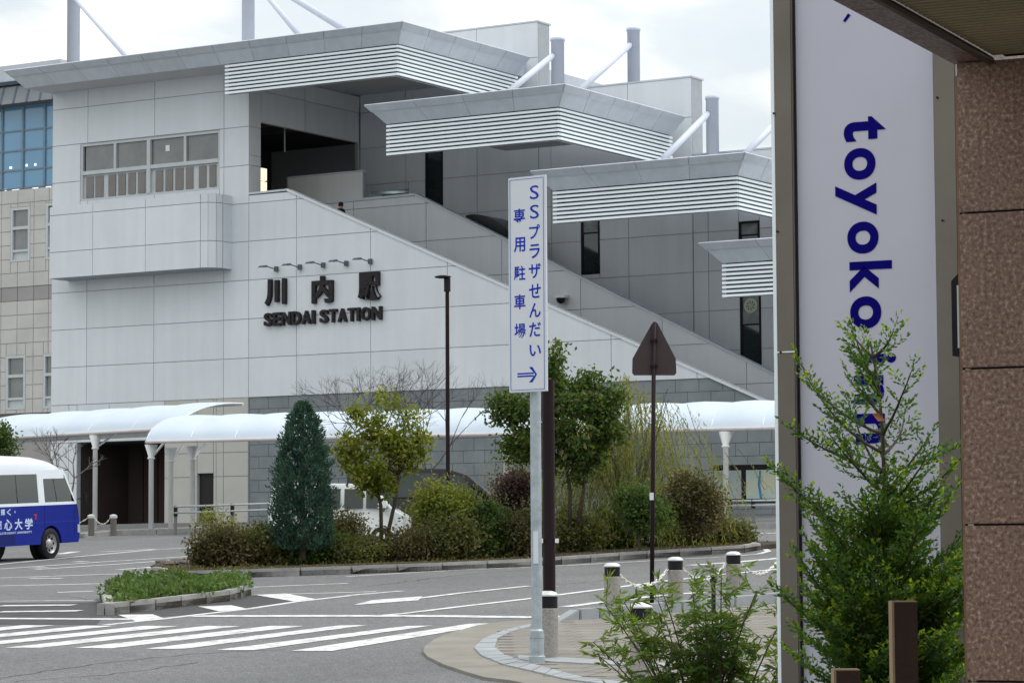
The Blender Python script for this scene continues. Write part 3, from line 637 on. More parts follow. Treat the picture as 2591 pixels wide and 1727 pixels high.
mast(1395, 1428, 97, 215, 7.2, [(1405, 143, 1290, 230, 1.0, .13)]); mast(1588, 1620, 72, 225, 11, [(1600, 116, 1468, 228, 3, .13)])
mast(1787, 1820, 244, 395, 7.2, [(1797, 290, 1680, 400, 1.0, .13)]); mast(2000, 2030, 250, 395, 11, [(2003, 280, 1889, 386, 3, .13)])
# ---- station sign letters on the wall
sg = thing('station_name_sign', 'dark raised letters of the station name fixed to the white front wall', 'sign', W(11, -.05, 13), -TH)
def fwall(ac, zc, dd=.16, b=-.05): return lambda s, t, d: W(ac+s, b-d*dd, zc+t)
for ch, x0, x1, y0, y1 in (('川', 180, 330, 650, 830), ('内', 485, 635, 630, 815), ('駅', 785, 945, 605, 795)):
    u0, u1, v0, v1 = 600+x0/2.571, 600+x1/2.571, 450+y0/2.571, 450+y1/2.571
    c0 = L(u0, (v0+v1)/2, -.1); c1 = L(u1, (v0+v1)/2, -.1); zt, zb = L((u0+u1)/2, v0+3, -.1)[2], L((u0+u1)/2, v1, -.1)[2]
    text_obj(ch, fwall((c0[0]+c1[0])/2, (zt+zb)/2), c1[0]-c0[0]-.12, zt-zb, M_letter, sg, bold=.04, ext=.1)
word = 'SENDAI STATION'; adv = {'S': .66, 'E': .62, 'N': .74, 'D': .72, 'A': .70, 'I': .30, 'T': .62, 'O': .76, ' ': .28}
tot = sum(adv[c] for c in word); wa0 = L(600+178/2.571, 450+920/2.571, -.1)[0]; wa1 = L(600+948/2.571, 450+880/2.571, -.1)[0]
zt = L(790, 450+872/2.571, -.1)[2]; zb = L(790, 450+937/2.571, -.1)[2]; zt, zb = L(672, 450+880/2.571, -.1)[2], L(672, 450+966/2.571, -.1)[2]
x = wa0; k = (wa1-wa0)/tot
for c in word:
    w = adv[c]*k
    if c != ' ': text_obj(c, fwall(x+w/2, (zt+zb)/2), w*.88 if c != 'I' else w*.62, zt-zb, M_letter, sg, bold=.03, ext=.1)
    x += w
lamps = [(183, 265, 597), (337, 418, 585), (487, 570, 572), (640, 720, 561), (792, 876, 548)]
lbl = ['leftmost of the five small wall lamps above the station letters', 'second wall lamp from the left, above the gap after the first character', 'middle one of the five wall lamps above the station letters', 'fourth wall lamp from the left above the station letters', 'rightmost of the five wall lamps, above the last character']
lampm = mat('lamp_body', (.10, .12, .13), .5)
for (x0, x1, y), lb_ in zip(lamps, lbl):
    p = L(600+x1/2.571, 450+y/2.571, 0)
    t = thing('wall_lamp', lb_, 'lamp', W(p[0], -.05, p[2]), -TH, 'lamps over the station name')
    MB().lathe(W(p[0], -.12, p[2]-.08), [(.09, 0), (.09, .2)], 10).build('bracket', lampm, t)
    MB().tube([W(p[0], -.1, p[2]), W(p[0]-.03, -.75, p[2]+.08)], .022, 6).build('arm', lampm, t)
    MB().hexa([W(p[0]-.2, -1.1, p[2]), W(p[0]+.08, -1.1, p[2]), W(p[0]+.08, -.72, p[2]+.04), W(p[0]-.2, -.72, p[2]+.04)], [W(p[0]-.14, -1.05, p[2]+.08), W(p[0]+.03, -1.05, p[2]+.08), W(p[0]+.03, -.77, p[2]+.12), W(p[0]-.14, -.77, p[2]+.12)]).build('lamp_head', lampm, t)
c = L(1283+0*1, 0, 0)
p = L(1250+385/2.376, 400+838/2.376, 3.5)
t = thing('security_camera', 'small white camera with dark dome on the staircase wall right of the blue lettered sign', 'camera', W(p[0], 3.7, p[2]), -TH)
MB().box(p[0]-.25, p[0]+.25, 3.6, 3.95, p[2]+.0, p[2]+.12, W).build('mount', M_white, t); MB().lathe(W(p[0], 3.7, p[2]-.2), [(.05, -.02), (.15, .05), (.18, .2)], 12).build('dome', M_black, t)
# ================================================================== NEIGHBOUR BUILDING
NB = 20
nb = thing('neighbour_building', 'beige tiled building with blue glass storey and grey metal roof behind the station', 'building', W(-8, NB, GB), -TH)
def na(u, v=700): return L(u, v, NB)[0]
def nzv(v, u=60): return L(u, v, NB)[2]
zt_, zg = nzv(478), nzv(268)
sx = [na(-75), na(-34), na(5), na(27), na(68), na(76), na(117), na(160), na(200)]
rows = [nzv(1045)+(zt_-nzv(1045))*k/16 for k in range(17)]
dz = (rows[1]-rows[0])
wins = [(na(27), na(76), nzv(661), nzv(524)), (na(18), na(67), nzv(1035), nzv(898)), (na(112), na(150), nzv(1035), nzv(898)), (na(116), na(150), nzv(661), nzv(520))]
SXX = [na(x) for x in (-75, -36, 4, 45, 86, 124, 165)]
panel_wall(nb, 'tile_wall', fA(NB), SXX, rows[:9], M_tile, holes=wins, ins=.02, th=.03, pname='wall_tile', mj=mat('tile_joint', (.38, .38, .38), .9))
panel_wall(nb, 'tile_wall', fA(NB), SXX, rows[9:], M_tile, holes=wins, ins=.02, th=.03, pname='wall_tile', mj=mat('tile_joint', (.38, .38, .38), .9))
panel_wall(nb, 'tile_band', fA(NB+.02), SXX, rows[8:10], M_tiled, ins=.02, th=.03, pname='wall_tile', mj=M_stonej)
MB().box(SXX[0], SXX[-1], NB+.3, NB+8, GB, zt_, W).build('building_core', M_tiled, nb)
for (x0, x1, z0, z1) in wins:
    f = MB(); f.box(x0, x0+.14, NB-.04, NB+.15, z0, z1, W); f.box(x1-.14, x1, NB-.04, NB+.15, z0, z1, W); f.box(x0+.14, x1-.14, NB-.04, NB+.15, z0, z0+.1, W); f.box(x0+.14, x1-.14, NB-.04, NB+.15, z1-.14, z1, W)
    zm = z0+(z1-z0)*.62; f.box(x0+.14, x1-.14, NB-.04, NB+.15, zm-.08, zm+.08, W); zl = z0+(z1-z0)*.2; f.box(x0+.14, x1-.14, NB-.03, NB+.15, zl-.06, zl+.06, W)
    fr = f.build('window', M_frame, nb); low = z1 < 12
    MB().box(x0+.14, x1-.14, NB+.08, NB+.12, zm+.08, z1-.14, W).build('pane', mat('blind_pane', (.36, .36, .37), .3) if low else M_pane, fr)
    MB().box(x0+.14, x1-.14, NB+.08, NB+.12, zl+.06, zm-.08, W).build('pane', M_slit if low else M_pane, fr)
    MB().box(x0+.14, x1-.14, NB+.08, NB+.12, z0+.1, zl-.06, W).build('pane', M_door if low else M_frame, fr)
gx = [na(x) for x in (-105, -50, 4, 57, 112, 165)]
gzl = [zt_+.05+(zg-zt_-.05)*k for k in (0, .22, .46, .70, 1)]
gw = MB()
for x in gx: gw.box(x-.06, x+.06, NB-.08, NB+.1, gzl[0], gzl[-1], W)
for z in gzl: gw.box(gx[0], gx[-1], NB-.05, NB+.09, z-.04, z+.04, W)
gw = gw.build('glazing_bars', mat('blue_grey_bar', (.16, .22, .28), .4), nb)
for i in range(len(gx)-1):
    for j in range(4): MB().box(gx[i]+.06, gx[i+1]-.06, NB+.0, NB+.04, gzl[j]+.04, gzl[j+1]-.04, W).build('glass_pane', M_bglass, gw)
for u, v, w in ((15, 480, 6), (40, 478, 24), (90, 474, 20), (124, 471, 18), (28, 424, 8), (68, 418, 6), (90, 416, 6)):
    p = L(u, v, NB); MB().box(p[0]-w/100, p[0]+w/100, NB-.03, NB-.01, p[2]-.07, p[2]+.05, W).build('ceiling_light', mat('office_light', (.85, .93, 1), .5, emit=.9), nb)
MB().box(gx[0], gx[-1], NB+.2, NB+8, zt_, zg, W).build('glass_storey_core', M_dark, nb)
# metal roof
zr = zg+1.35
rf = MB().hexa([W(gx[0], NB-.9, zg), W(gx[-1], NB-.9, zg), W(gx[-1], NB+8, zg), W(gx[0], NB+8, zg)], [W(gx[0]-1.3, NB+.9, zr), W(gx[-1]-1.3, NB+.9, zr), W(gx[-1], NB+8, zr), W(gx[0], NB+8, zr)]).build('metal_roof', M_roofm, nb)
for k in range(14):
    x = gx[0]+.9*k
    MB().hexa([W(x, NB-.93, zg+.02), W(x+.1, NB-.93, zg+.02), W(x+.1, NB-.83, zg+.02), W(x, NB-.83, zg+.02)], [W(x-1.3, NB+.84, zr), W(x-1.2, NB+.84, zr), W(x-1.2, NB+.94, zr), W(x-1.3, NB+.94, zr)]).build('roof_seam', M_gapshade_trim, rf)
MB().box(gx[0]-1.5, gx[-1], NB+.7, NB+8, zr, zr+.2, W).build('roof_gutter', M_gapshade_trim, nb); MB().box(gx[0]-1.5, gx[-1]-1.2, NB+.9, NB+8, zr+.2, zr+1.1, W).build('roof_cap', M_rim, nb)
# ================================================================== MEMBRANE WALKWAY CANOPIES
def vault(name, label, P0, P1, width, rise, n, cols, colr=.085, strip=False, scal=.085):
    P0, P1 = Vector(P0), Vector(P1); d = (P1-P0); d.z = 0; ln = d.length; d.normalize(); pr = Vector((-d.y, d.x, 0))
    root = thing(name, label, 'canopy', (P0.x, P0.y, gz(P0.x, P0.y)), 0)
    K = 10
    def prof(t, off=0):   # t 0..1 across
        ang = PI*(.05+.47*t); x = width*.8*(1-math.cos(ang)); z = rise*1.12*(math.sin(ang)-math.sin(PI*.05)); return x, z+off
    for i in range(n):
        b = MB(); nn = 4
        for j in range(nn):
            for k in range(K):
                q = []
                for (jj, kk) in ((j, k), (j+1, k), (j+1, k+1), (j, k+1)):
                    s = (i+jj/nn*(1)); x, z = prof(kk/K); bul = scal*math.sin(PI*jj/nn)*4*(kk/K)*(1-kk/K)
                    q.append(P0.lerp(P1, s/n)+pr*x+Vector((0, 0, z+bul)))
                b.poly(q); 
        o = b.build('membrane_panel', M_membrane, root, flip=False, smooth=True)
        bm = bmesh.new(); bm.from_mesh(o.data); bmesh.ops.remove_doubles(bm, verts=bm.verts, dist=.0005); bm.to_mesh(o.data); bm.free()
    for i in range(n+1):
        pts = []
        for k in range(K+1): x, z = prof(k/K); pts.append(P0.lerp(P1, i/n)+pr*x+Vector((0, 0, z-.036)))
        MB().tube(pts, .034, 6).build('arched_rib', M_white, root, smooth=True)
    MB().tube([P0-Vector((0, 0, .03)), P1-Vector((0, 0, .03))], .055, 8).build('edge_beam', mat('edge_beam_paint', (.55, .52, .53), .5), root)
    xe, ze = prof(1); MB().tube([P0+pr*xe+Vector((0, 0, ze-.05)), P1+pr*xe+Vector((0, 0, ze-.05))], .055, 8).build('edge_beam', M_white, root)
    for (c, zb) in cols:
        c = Vector(c); zt = P0.z-.25
        k = MB().lathe((c.x, c.y, 0), [(colr, zb-.1), (colr, zt-.35), (colr*1.5, zt-.33), (colr*1.5, zt-.28), (colr*1.1, zt-.26), (colr*2.6, zt+.15)], 16).build('column', M_white, root, smooth=False)
        for e in k.data.polygons: e.use_smooth = abs(e.normal.z) < .4
        MB().tube([(c.x, c.y, zt-.3), c+pr*.9+Vector((0, 0, zt+.25-c.z))], .04, 6).build('column_brace', M_white, root)
    return root
FL = at(369, 1114, 94.5); FR = at(2060, 1079, 86.0); FR.z = FL.z = (FL.z+FR.z)/2
def colat(u, vb, y): p = at(u, vb, y); return (p, p.z)
vault('walkway_canopy', 'long white membrane canopy over the forecourt behind the planted island', FL, FR, 3.3, .98, 14,
      [colat(382, 1346, 94.9), colat(723, 1335, 92.8), colat(1281, 1322, 90), colat(1838, 1313, 87.2), colat(487, 1340, 96.5), colat(432, 1333, 98)])
LL = at(-95, 1107, 104.6); LR = at(446, 1081, 95.6); LL.z = LR.z = at(446, 1081, 95.6).z
vault('entrance_canopy', 'white membrane canopy at the left in front of the dark station entrance', LL, LR, 3.4, 1.0, 5, [colat(240, 1337, 99.0), colat(20, 1330, 103)])
e = at(376, 1096, 99); e2 = at(-60, 1116, 106)
t = MB().tube([e, e2], .09, 8); t.hexa([e2-Vector((0, 0, .12)), e-Vector((0, 0, .12)), e+Vector((0, .1, -.12)), e2+Vector((0, .1, -.12))], [e2+Vector((0, 0, .14)), e+Vector((0, 0, .14)), e+Vector((0, .1, .14)), e2+Vector((0, .1, .14))])
ob = t.build('canopy_gutter', M_white); tag(ob, 'white gutter beam hanging just below the left membrane canopy', 'gutter')
# ---- information boards, railings
mb_root = thing('information_board', 'black framed notice boards with a coloured town map at right under the canopy', 'notice board', at(1870, 1313, 88.5), -.35)
r_ = Matrix.Rotation(-.40, 3, 'Z')
bo = at(1806, 1262, 89); bz = lambda v: at(1850, v, 89)[2]; bx = lambda u: (u-1806)/FPX*89/math.cos(.40)
fb = lambda x, y, z: bo+r_@Vector((x, y, 0))+Vector((0, 0, z-bo.z))
MB().box(0, bx(2080), 0, .1, bz(1273), bz(1176), fb).build('board_frame', M_black, mb_root)
for u0, u1, m, v0 in ((1808, 1874, mat('map_pale', (.36, .42, .44), .3, .15, 2), 1182), (1886, 1956, None, 1182), (1978, 2040, mat('map_pale', (0, 0, 0)), 1182)):
    if m is None:
        m = bpy.data.materials.new('town_map'); m.use_nodes = True; N = m.node_tree.nodes; lk = m.node_tree.links
        tcn = N.new('ShaderNodeTexCoord'); vv = N.new('ShaderNodeTexVoronoi'); vv.inputs['Scale'].default_value = 2.6; rr = N.new('ShaderNodeValToRGB')
        lk.new(tcn.outputs['Object'], vv.inputs['Vector']); lk.new(vv.outputs['Color'], rr.inputs['Fac'])
        rr.color_ramp.elements[0].color = (.30, .46, .33, 1); rr.color_ramp.elements[1].color = (.52, .50, .34, 1); x_ = rr.color_ramp.elements.new(.5); x_.color = (.42, .52, .50, 1)
        lk.new(rr.outputs[0], N['Principled BSDF'].inputs['Base Color'])
    MB().box(bx(u0), bx(u1), -.02, -.002, bz(1262), bz(v0+8), fb).build('map_sheet', m, mb_root)
MB().poly([fb(bx(1918), -.024, bz(1192)), fb(bx(1923), -.024, bz(1192)), fb(bx(1920), -.024, bz(1225)), fb(bx(1925), -.024, bz(1262)), fb(bx(1919), -.024, bz(1262)), fb(bx(1914), -.024, bz(1225))]).build('river', mat('river_blue', (.06, .20, .42), .4), mb_root, flip=False)
for u in (1822, 1990): MB().box(bx(u), bx(u+5), .02, .08, bz(1330), bz(1274), fb).build('board_post', M_black, mb_root)
def railing(name, label, P0, P1, posts, h):
    P0, P1 = Vector(P0), Vector(P1); root = thing(name, label, 'railing', P0)
    for t in posts:
        p = P0.lerp(P1, t); q = MB().box(p.x-.05, p.x+.05, p.y-.03, p.y+.03, p.z-.15, p.z+h*.72).build('post', mat('post_grey', (.16, .165, .17), .5), root)
        MB().box(p.x-.06, p.x+.06, p.y-.06, p.y+.04, p.z+h*.62, p.z+h*1.05).build('post_bracket', M_black, q)
    for k in (1, .76): MB().tube([P0+Vector((0, -.05, h*k)), P1+Vector((0, -.05, h*k))], .032, 8).build('rail', mat('rail_steel', (.40, .44, .47), .4, .1, 4, metal=.3), root, smooth=True)
    return root
railing('handrail', 'steel handrail in front of the cream wall left of the blue green conifer', at(438, 1346, 92.5), at(760, 1336, 91), (.02, .47, .93), .83)
railing('handrail', 'steel handrail in front of the map boards at the right', at(1843, 1316, 85.5), at(2080, 1312, 84), (.02, .27, .65, .95), .58)
# ================================================================== STREET FURNITURE
# lamp post
p = at(1134, 1380, 72); g = Vector((p.x, 72, gz(p.x, 72))); zt = at(1134, 702, 72).z
t = thing('street_lamp', 'tall thin dark street lamp with a flat disc head before the white station wall', 'street lamp', g)
MB().lathe(g, [(.055, -.2), (.05, zt-g.z-.3)], 12).build('pole', M_dbrown, t); MB().lathe(g, [(.085, zt-g.z-.36), (.085, zt-g.z-.02)], 12).build('lamp_collar', M_black, t)
MB().lathe(g+Vector((-.11, 0, 0)), [(.1, zt-g.z-.02), (.21, zt-g.z+.0), (.21, zt-g.z+.03), (.08, zt-g.z+.06)], 20).build('lamp_disc', M_dbrown, t)
# sign pole with tall white board
gp = G(1359, 1684); sd_ = Vector((.795, -.606, 0)); sn = Vector((-.606, -.795, 0))
t = thing('parking_sign', 'tall narrow white parking sign with blue Japanese lettering and arrow on a galvanised pole', 'sign', gp)
zb = at(1350, 991, gp.y-.1).z; zt = at(1353, 446, gp.y-.1).z
MB().lathe(gp, [(.07, 0), (.07, .36), (.056, .38), (.056, zt-gp.z-.3)], 20).build('pole', M_galv, t, smooth=False)
MB().lathe(gp, [(.085, 0), (.085, .1), (.072, .11), (.072, .28), (.076, .29), (.076, .33)], 20).build('pole_sleeve', M_galv, t)
Lc = at(1304.5, 990, gp.y).x; Rc = at(1398.5, 990, gp.y).x; bw = (Rc-Lc)/sd_.x; bc = Vector(((Lc+Rc)/2, gp.y, 0))+sn*.11
fs = lambda x, y, z: bc+sd_*x+sn*(-y)+Vector((0, 0, z))
brd = MB().box(-bw/2, bw/2, 0, .03, zb, zt, fs).build('sign_board', M_board, t, bevel=.004)
for (x0, x1, z0, z1) in ((-bw/2+.022, bw/2-.022, zt-.027, zt-.022), (-bw/2+.022, bw/2-.022, zb+.022, zb+.027), (-bw/2+.022, -bw/2+.028, zb+.027, zt-.027), (bw/2-.028, bw/2-.022, zb+.027, zt-.027)):
    MB().box(x0, x1, -.003, -.0005, z0, z1, fs).build('border_line', mat('border_blue', (.05, .16, .42), .5), brd)
ys = lambda zy: zt-(zy-108)/1293*(zt-zb)
def fsign(xc, zc): return lambda s, t_, d: fs(xc+s, -.003, zc+t_)
gs = (zt-zb)/1293
for ch, cy_, h, w in zip('SSプラザせんだい', (208, 325, 445, 562, 680, 800, 915, 1030, 1155), (82, 82, 86, 84, 88, 84, 86, 86, 68), (52, 52, 62, 60, 70, 68, 66, 68, 66)):
    text_obj(ch, fsign((.71-.5)*bw, ys(cy_)), w*gs*1.28, h*gs, M_blue, brd, bold=.0 if ch == 'S' else .014)
for ch, cy_ in zip('専用駐車場', (342, 515, 686, 858, 1032)):
    text_obj(ch, fsign((.305-.5)*bw, ys(cy_)), 66*gs*1.28, 88*gs, M_blue, brd, bold=.016)
ax, az = 0, ys(1298); k = gs*1.2
for z_ in (-8, 8): MB().box(-bw*.27, bw*.16, -.003, -.0005, az+z_*gs-4*gs, az+z_*gs+4.5*gs, fs).build('arrow_shaft', M_blue, brd)
for s in (1, -1):
    MB().poly([fs(bw*.25, -.003, az), fs(bw*.25-.012, -.0031, az-s*.008), fs(bw*.04, -.003, az+s*46*gs), fs(bw*.13, -.003, az+s*46*gs)][::1]).build('arrow_head', M_blue, brd, flip=False)
MB().box(-.012, .04, -.04, .0, gp.z+1.05, gp.z+1.38, lambda x, y, z: gp+Vector((x-.02, y-.058+.03, z-gp.z))).build('white_sticker', M_board, t)
# dark post behind it
g = G(1391, 1661)
t = thing('dark_post', 'thick dark brown post standing right behind the galvanised sign pole', 'post', g)
MB().lathe(g, [(.068, 0), (.066, at(1391, 960, g.y).z-g.z)], 16).build('pole', M_dbrown, t)
for dx in (-.085, .085): MB().box(g.x+dx-.02, g.x+dx+.02, g.y-.06, g.y-.02, at(1391, 1369, g.y).z-.015, at(1391, 1365, g.y).z+.015).build('reflector', M_white, t)
# triangular sign seen from behind
g = G(1649, 1550)
t = thing('traffic_sign', 'triangular traffic sign seen from behind on a thin dark brown pole', 'traffic sign', g)
pt = lambda u, v: at(u, v, g.y-.0)
MB().tube([g, (at(1655, 818, g.y).x, g.y, at(1655, 818, g.y).z)], .030, 12).build('pole', M_dbrown, t, smooth=True)
z7 = lambda x, y: (1250+x/2.376, 400+y/2.376)
tri = [z7(830, 1290), z7(842, 1305), z7(1085, 1305), z7(1097, 1290), z7(1093, 1205), z7(985, 995), z7(972, 983), z7(960, 983), z7(948, 995), z7(832, 1205)]
MB().hexa([at(u, v, g.y+.03) for u, v in tri], [at(u, v, g.y+.05) for u, v in tri]).build('sign_plate', mat('sign_back', (.045, .032, .035), .5, .1, 3), t)
for v in (860, 925): MB().box(at(1655, v, g.y).x-.05, at(1655, v, g.y).x+.05, g.y-.045, g.y+.03, at(1655, v, g.y).z-.015, at(1655, v, g.y).z+.015).build('clamp', M_dbrown, t)
q = at(1650, 1255, g.y); MB().lathe((q.x, g.y, 0), [(.034, q.z-.05), (.034, q.z+.05)], 12).build('white_band', M_board, t)
# small dark post
g = G(1806, 1560); zt = at(1804, 1454, g.y).z
t = thing('short_post', 'short thin black post with a cap between the chained bollards', 'post', g)
MB().lathe(g, [(.028, 0), (.028, zt-g.z-.04)], 10).build('pole', M_black, t); MB().lathe(g, [(.045, zt-g.z-.10), (.045, zt-g.z-.05), (.03, zt-g.z-.04), (.045, zt-g.z)], 10).build('post_cap', M_black, t)
# bollards
def bollard(loc, label, h=.72):
    t = thing('bollard', label, 'bollard', loc, 0, 'chained stone bollards on the near pavement'); z = Vector(loc)
    MB().lathe(z, [(.108, -.05), (.108, h-.17), (.10, h-.16)], 24).build('stone_shaft', M_bollard, t)
    MB().lathe(z, [(.103, h-.16), (.103, h-.03)], 24).build('dark_band', M_black, t)
    MB().lathe(z, [(.112, h-.035), (.112, h-.02), (.09, h+.005), (.04, h+.02)], 24).build('cap', M_cap, t)
    return t
bp = [(1550, 1565), (1710, 1544), (1857, 1525), (1992, 1508), (1387, 1673)]
BL = ['stone bollard with chain nearest the ramped kerb end, left of the triangular sign', 'stone bollard just right of the triangular sign pole', 'stone bollard between the short black post and the hotel sign', 'stone bollard half hidden behind the steel frame of the hotel sign', 'stone bollard behind the galvanised sign pole']
b0 = None; bpos = []
for (u, v), lb_ in zip(bp, BL):
    g = G(u, v); bpos.append(g)
    if b0 is None: b0 = bollard(g, lb_)
    else: copy_thing(b0, g, lb_)
g = G(1622, 1760); zt = at(1622, 1548, g.y).z
g5 = Vector((at(1622, 1600, 27).x, 27, 0)); g5.z = gz(g5.x, 27); copy_thing(b0, g5, 'stone bollard standing behind the feathery green shrub'); 
def chain(pa, pb, label, sag=.2, n=22):
    t = thing('chain', label, 'chain', pa, 0, 'chains between the bollards')
    for k in range(n):
        s0, s1 = k/n, (k+1)/n; a, b_ = [pa.lerp(pb, s)-Vector((0, 0, sag*4*s*(1-s))) for s in (s0, s1)]
        mid = (a+b_)/2; d = (b_-a).normalized(); sd = d.cross(Vector((0, 0, 1))).normalized(); upv = sd.cross(d)
        w = sd if k % 2 else upv; L2 = (b_-a).length*.62; pts = [mid+d*(L2*math.cos(q))+w*(.016*math.sin(q)) for q in [2*PI*i/8 for i in range(9)]]
        MB().tube(pts, .009, 5, cap=False).build('chain_link', M_chain, t)
upz = Vector((0, 0, .58))
chain(bpos[0]+upz+Vector((.1, 0, 0)), bpos[1]+upz-Vector((.1, 0, 0)), 'steel chain hanging behind the triangular sign pole')
chain(bpos[1]+upz+Vector((.1, 0, 0)), bpos[2]+upz-Vector((.1, 0, 0)), 'steel chain hanging behind the short black post')
chain(bpos[2]+upz+Vector((.1, 0, 0)), bpos[3]+upz-Vector((.1, 0, 0)), 'steel chain hanging above the feathery shrub beside the hotel sign frame')
# far bollards by the bus
fb_ = []
for u, lb_ in ((231, 'short grey stone bollard at the forecourt edge just ahead of the minibus'), (287, 'short grey stone bollard right of the one ahead of the minibus')):
    p = at(u, 1347, 89.5); z = p.z; g = Vector((p.x, 89.5, z)); fb_.append(g)
    t = thing('bollard', lb_, 'bollard', g, 0, 'short bollards by the station entrance'); 
    MB().lathe(g, [(.10, -.1), (.10, .42), (.08, .43)], 14).build('stone_shaft', mat('dark_bollard', (.13, .12, .11), .8), t); MB().lathe(g, [(.08, .43), (.12, .47), (.12, .55), (.05, .58)], 14).build('cap', M_cap, t)
chain(fb_[0]+Vector((.1, 0, .47)), fb_[1]+Vector((-.1, 0, .47)), 'pale chain slung between the two short bollards near the minibus', .2, 10)
chain(fb_[0]+Vector((-.9, 0, .15)), fb_[0]+Vector((-.1, 0, .47)), 'pale chain running from the left short bollard towards the minibus', .05, 10)
# ================================================================== HOTEL: granite pier, porch ceiling, vertical sign
Cd = Vector((.903, -.43, 0)); Dd = Vector((.43, .903, 0))
hp = at(2432, 900, 11.0); HO = Vector((hp.x, 11.0, 0))
def H(c, d, z): return HO + Cd*c + Dd*d + Vector((0, 0, z))
zc = at(2418, 158, 11).z
ht = thing('hotel_porch', 'brown granite hotel pier with a slatted porch ceiling at the right edge', 'building', H(0, 0, gz(HO.x, 11)), math.atan2(Cd.y, Cd.x))
zj = [gz(HO.x, 11)-.4]+[at(2425, v, 11).z for v in (1722, 1327, 933, 540)]+[zc]
zj = sorted(set(zj))
pier = MB().box(.03, 2.6, .03, 1.2, zj[0], zc-.01, H).build('pier', M_dark, ht)
for j in range(len(zj)-1):
    for c0, c1 in ((0, 1.2), (1.2, 2.6)): MB().box(c0+.002, c1-.004, 0, .03, zj[j]+.004, zj[j+1]-.004, H).build('granite_slab', M_gran, pier, bevel=.0025)
    MB().box(0, .03, .032, 1.2, zj[j]+.004, zj[j+1]-.004, H).build('granite_slab', M_gran, pier, bevel=.0025)
MB().box(-.012, -.001, .02, .06, zj[0], zc-.05, H).build('edge_trim', mat('copper_trim', (.20, .12, .08), .4, .3, 5, metal=.3), ht)
# porch beam soffit: granite slabs running towards the street side of the camera
bwid = .117
k = 0.05
while k > -9:
    MB().box(-.02, bwid, k-.62, k-.006, zc, zc+.03, H).build('soffit_slab', M_gran, ht); k -= .62
MB().box(-.02, .01, -9, 1.2, zc+.031, zc+1.2, H).build('porch_fascia', M_gran, ht)
MB().tube([H(bwid+.02, .0, zc-.005), H(bwid+.02, -9, zc-.005)], .018, 8).build('ceiling_trim', mat('bronze_trim', (.10, .075, .055), .4, metal=.3), ht)
MB().box(bwid, 6, -9, .3, zc+.06, zc+.1, H).build('ceiling_backing', M_dark, ht)
sl = MB(); k = -.03
while k > -7.5: sl.box(bwid+.04, 6, k-.034, k, zc+.01, zc+.06, H); k -= .052
sl.build('ceiling_slats', mat('ceiling_slat_wood', (.42, .34, .20), .7, .15, 2), ht, kind='stuff')
MB().box(0, 6, -9, 1.2, zc+1.2, zc+1.4, H).build('porch_roof', M_conc, ht)
# wall box sign on the pier's side
bxp = lambda c, d, z: H(c, d, z)
z0, z1 = at(2412, 908, 11.3).z, at(2412, 690, 11.3).z
t = thing('wall_light_box', 'small black framed box with pale face fixed to the side of the granite pier', 'light box', H(-.02, .1, z0))
MB().hexa([H(-.065, .10, z0), H(-.014, .10, z0), H(-.014, .5, z0), H(-.065, .5, z0)], [H(-.065, .10, z1-.05), H(-.014, .10, z1+.0), H(-.014, .5, z1+.0), H(-.065, .5, z1-.05)]).build('box_frame', M_black, t)
MB().box(-.038, -.014, .085, .098, z0+.03, z1-.07, H).build('box_face', mat('box_face_white', (.55, .62, .6), .4), t)
# vertical hotel sign
YS = 15.0
sl_, sr_ = at(1976, 1000, YS), at(2418, 1000, YS)
hd = Cd.copy(); hn = -Dd
SO = Vector((sl_.x, YS, 0)); wS = (sr_.x-sl_.x)/(hd.x*(1))*1.0
# right end is nearer, solve width so that it meets pixel column 2418
r1 = ray(2438, 1000); tt = (SO.x*r1.y-SO.y*r1.x)/(hd.y*r1.x-hd.x*r1.y); wS = tt
def HS(c, d, z): return SO + hd*c + hn*(-d) + Vector((0, 0, z))
def cS(u, v=1000): r = ray(u, v); return (SO.x*r.y-SO.y*r.x)/(hd.y*r.x-hd.x*r.y)
def zS(u, v): c = cS(u, v); y = SO.y+hd.y*c; return at(u, v, y).z
t = thing('hotel_sign', 'tall white vertical hotel sign with dark blue letters reading downwards in a steel frame', 'sign', (SO.x, SO.y, gz(SO.x, SO.y)), math.atan2(hd.y, hd.x))
z0, z1 = gz(SO.x, SO.y), 6.2
cl, cr_ = cS(2025), cS(2377)
pn = MB().box(cl+.0, cr_, .0, .2, z0, z1, HS).build('sign_panel', M_lilac, t)
fr1 = MB().box(0, cl-.006, -.05, .25, z0, z1, HS).build('frame_post', M_sframe, t, bevel=.006)
fr2 = MB().box(cr_+.006, wS, -.05, .25, z0, z1, HS).build('frame_post', M_sframe, t, bevel=.006)
MB().box(-.02, -.001, -.045, .25, z0, z1, HS).build('frame_edge', M_slat, t)
MB().box(cl-.006, cl, -.02, .1, z0, z1, HS).build('frame_seal', M_black, t); MB().box(cr_, cr_+.006, -.02, .1, z0, z1, HS).build('frame_seal', M_frame, t)
MB().box(.0, cl-.006, -.056, -.049, zS(2000, 893), zS(2000, 890), HS).build('frame_joint', M_slat, t)
for (u, v) in ((1976, 290), (1981, 588), (1986, 892), (2392, 250), (2400, 560)):
    p = HS(cS(u), -.055, zS(u, v)); MB().tube([p, p-Dd*.006], .006, 8).build('screw', M_black, t)
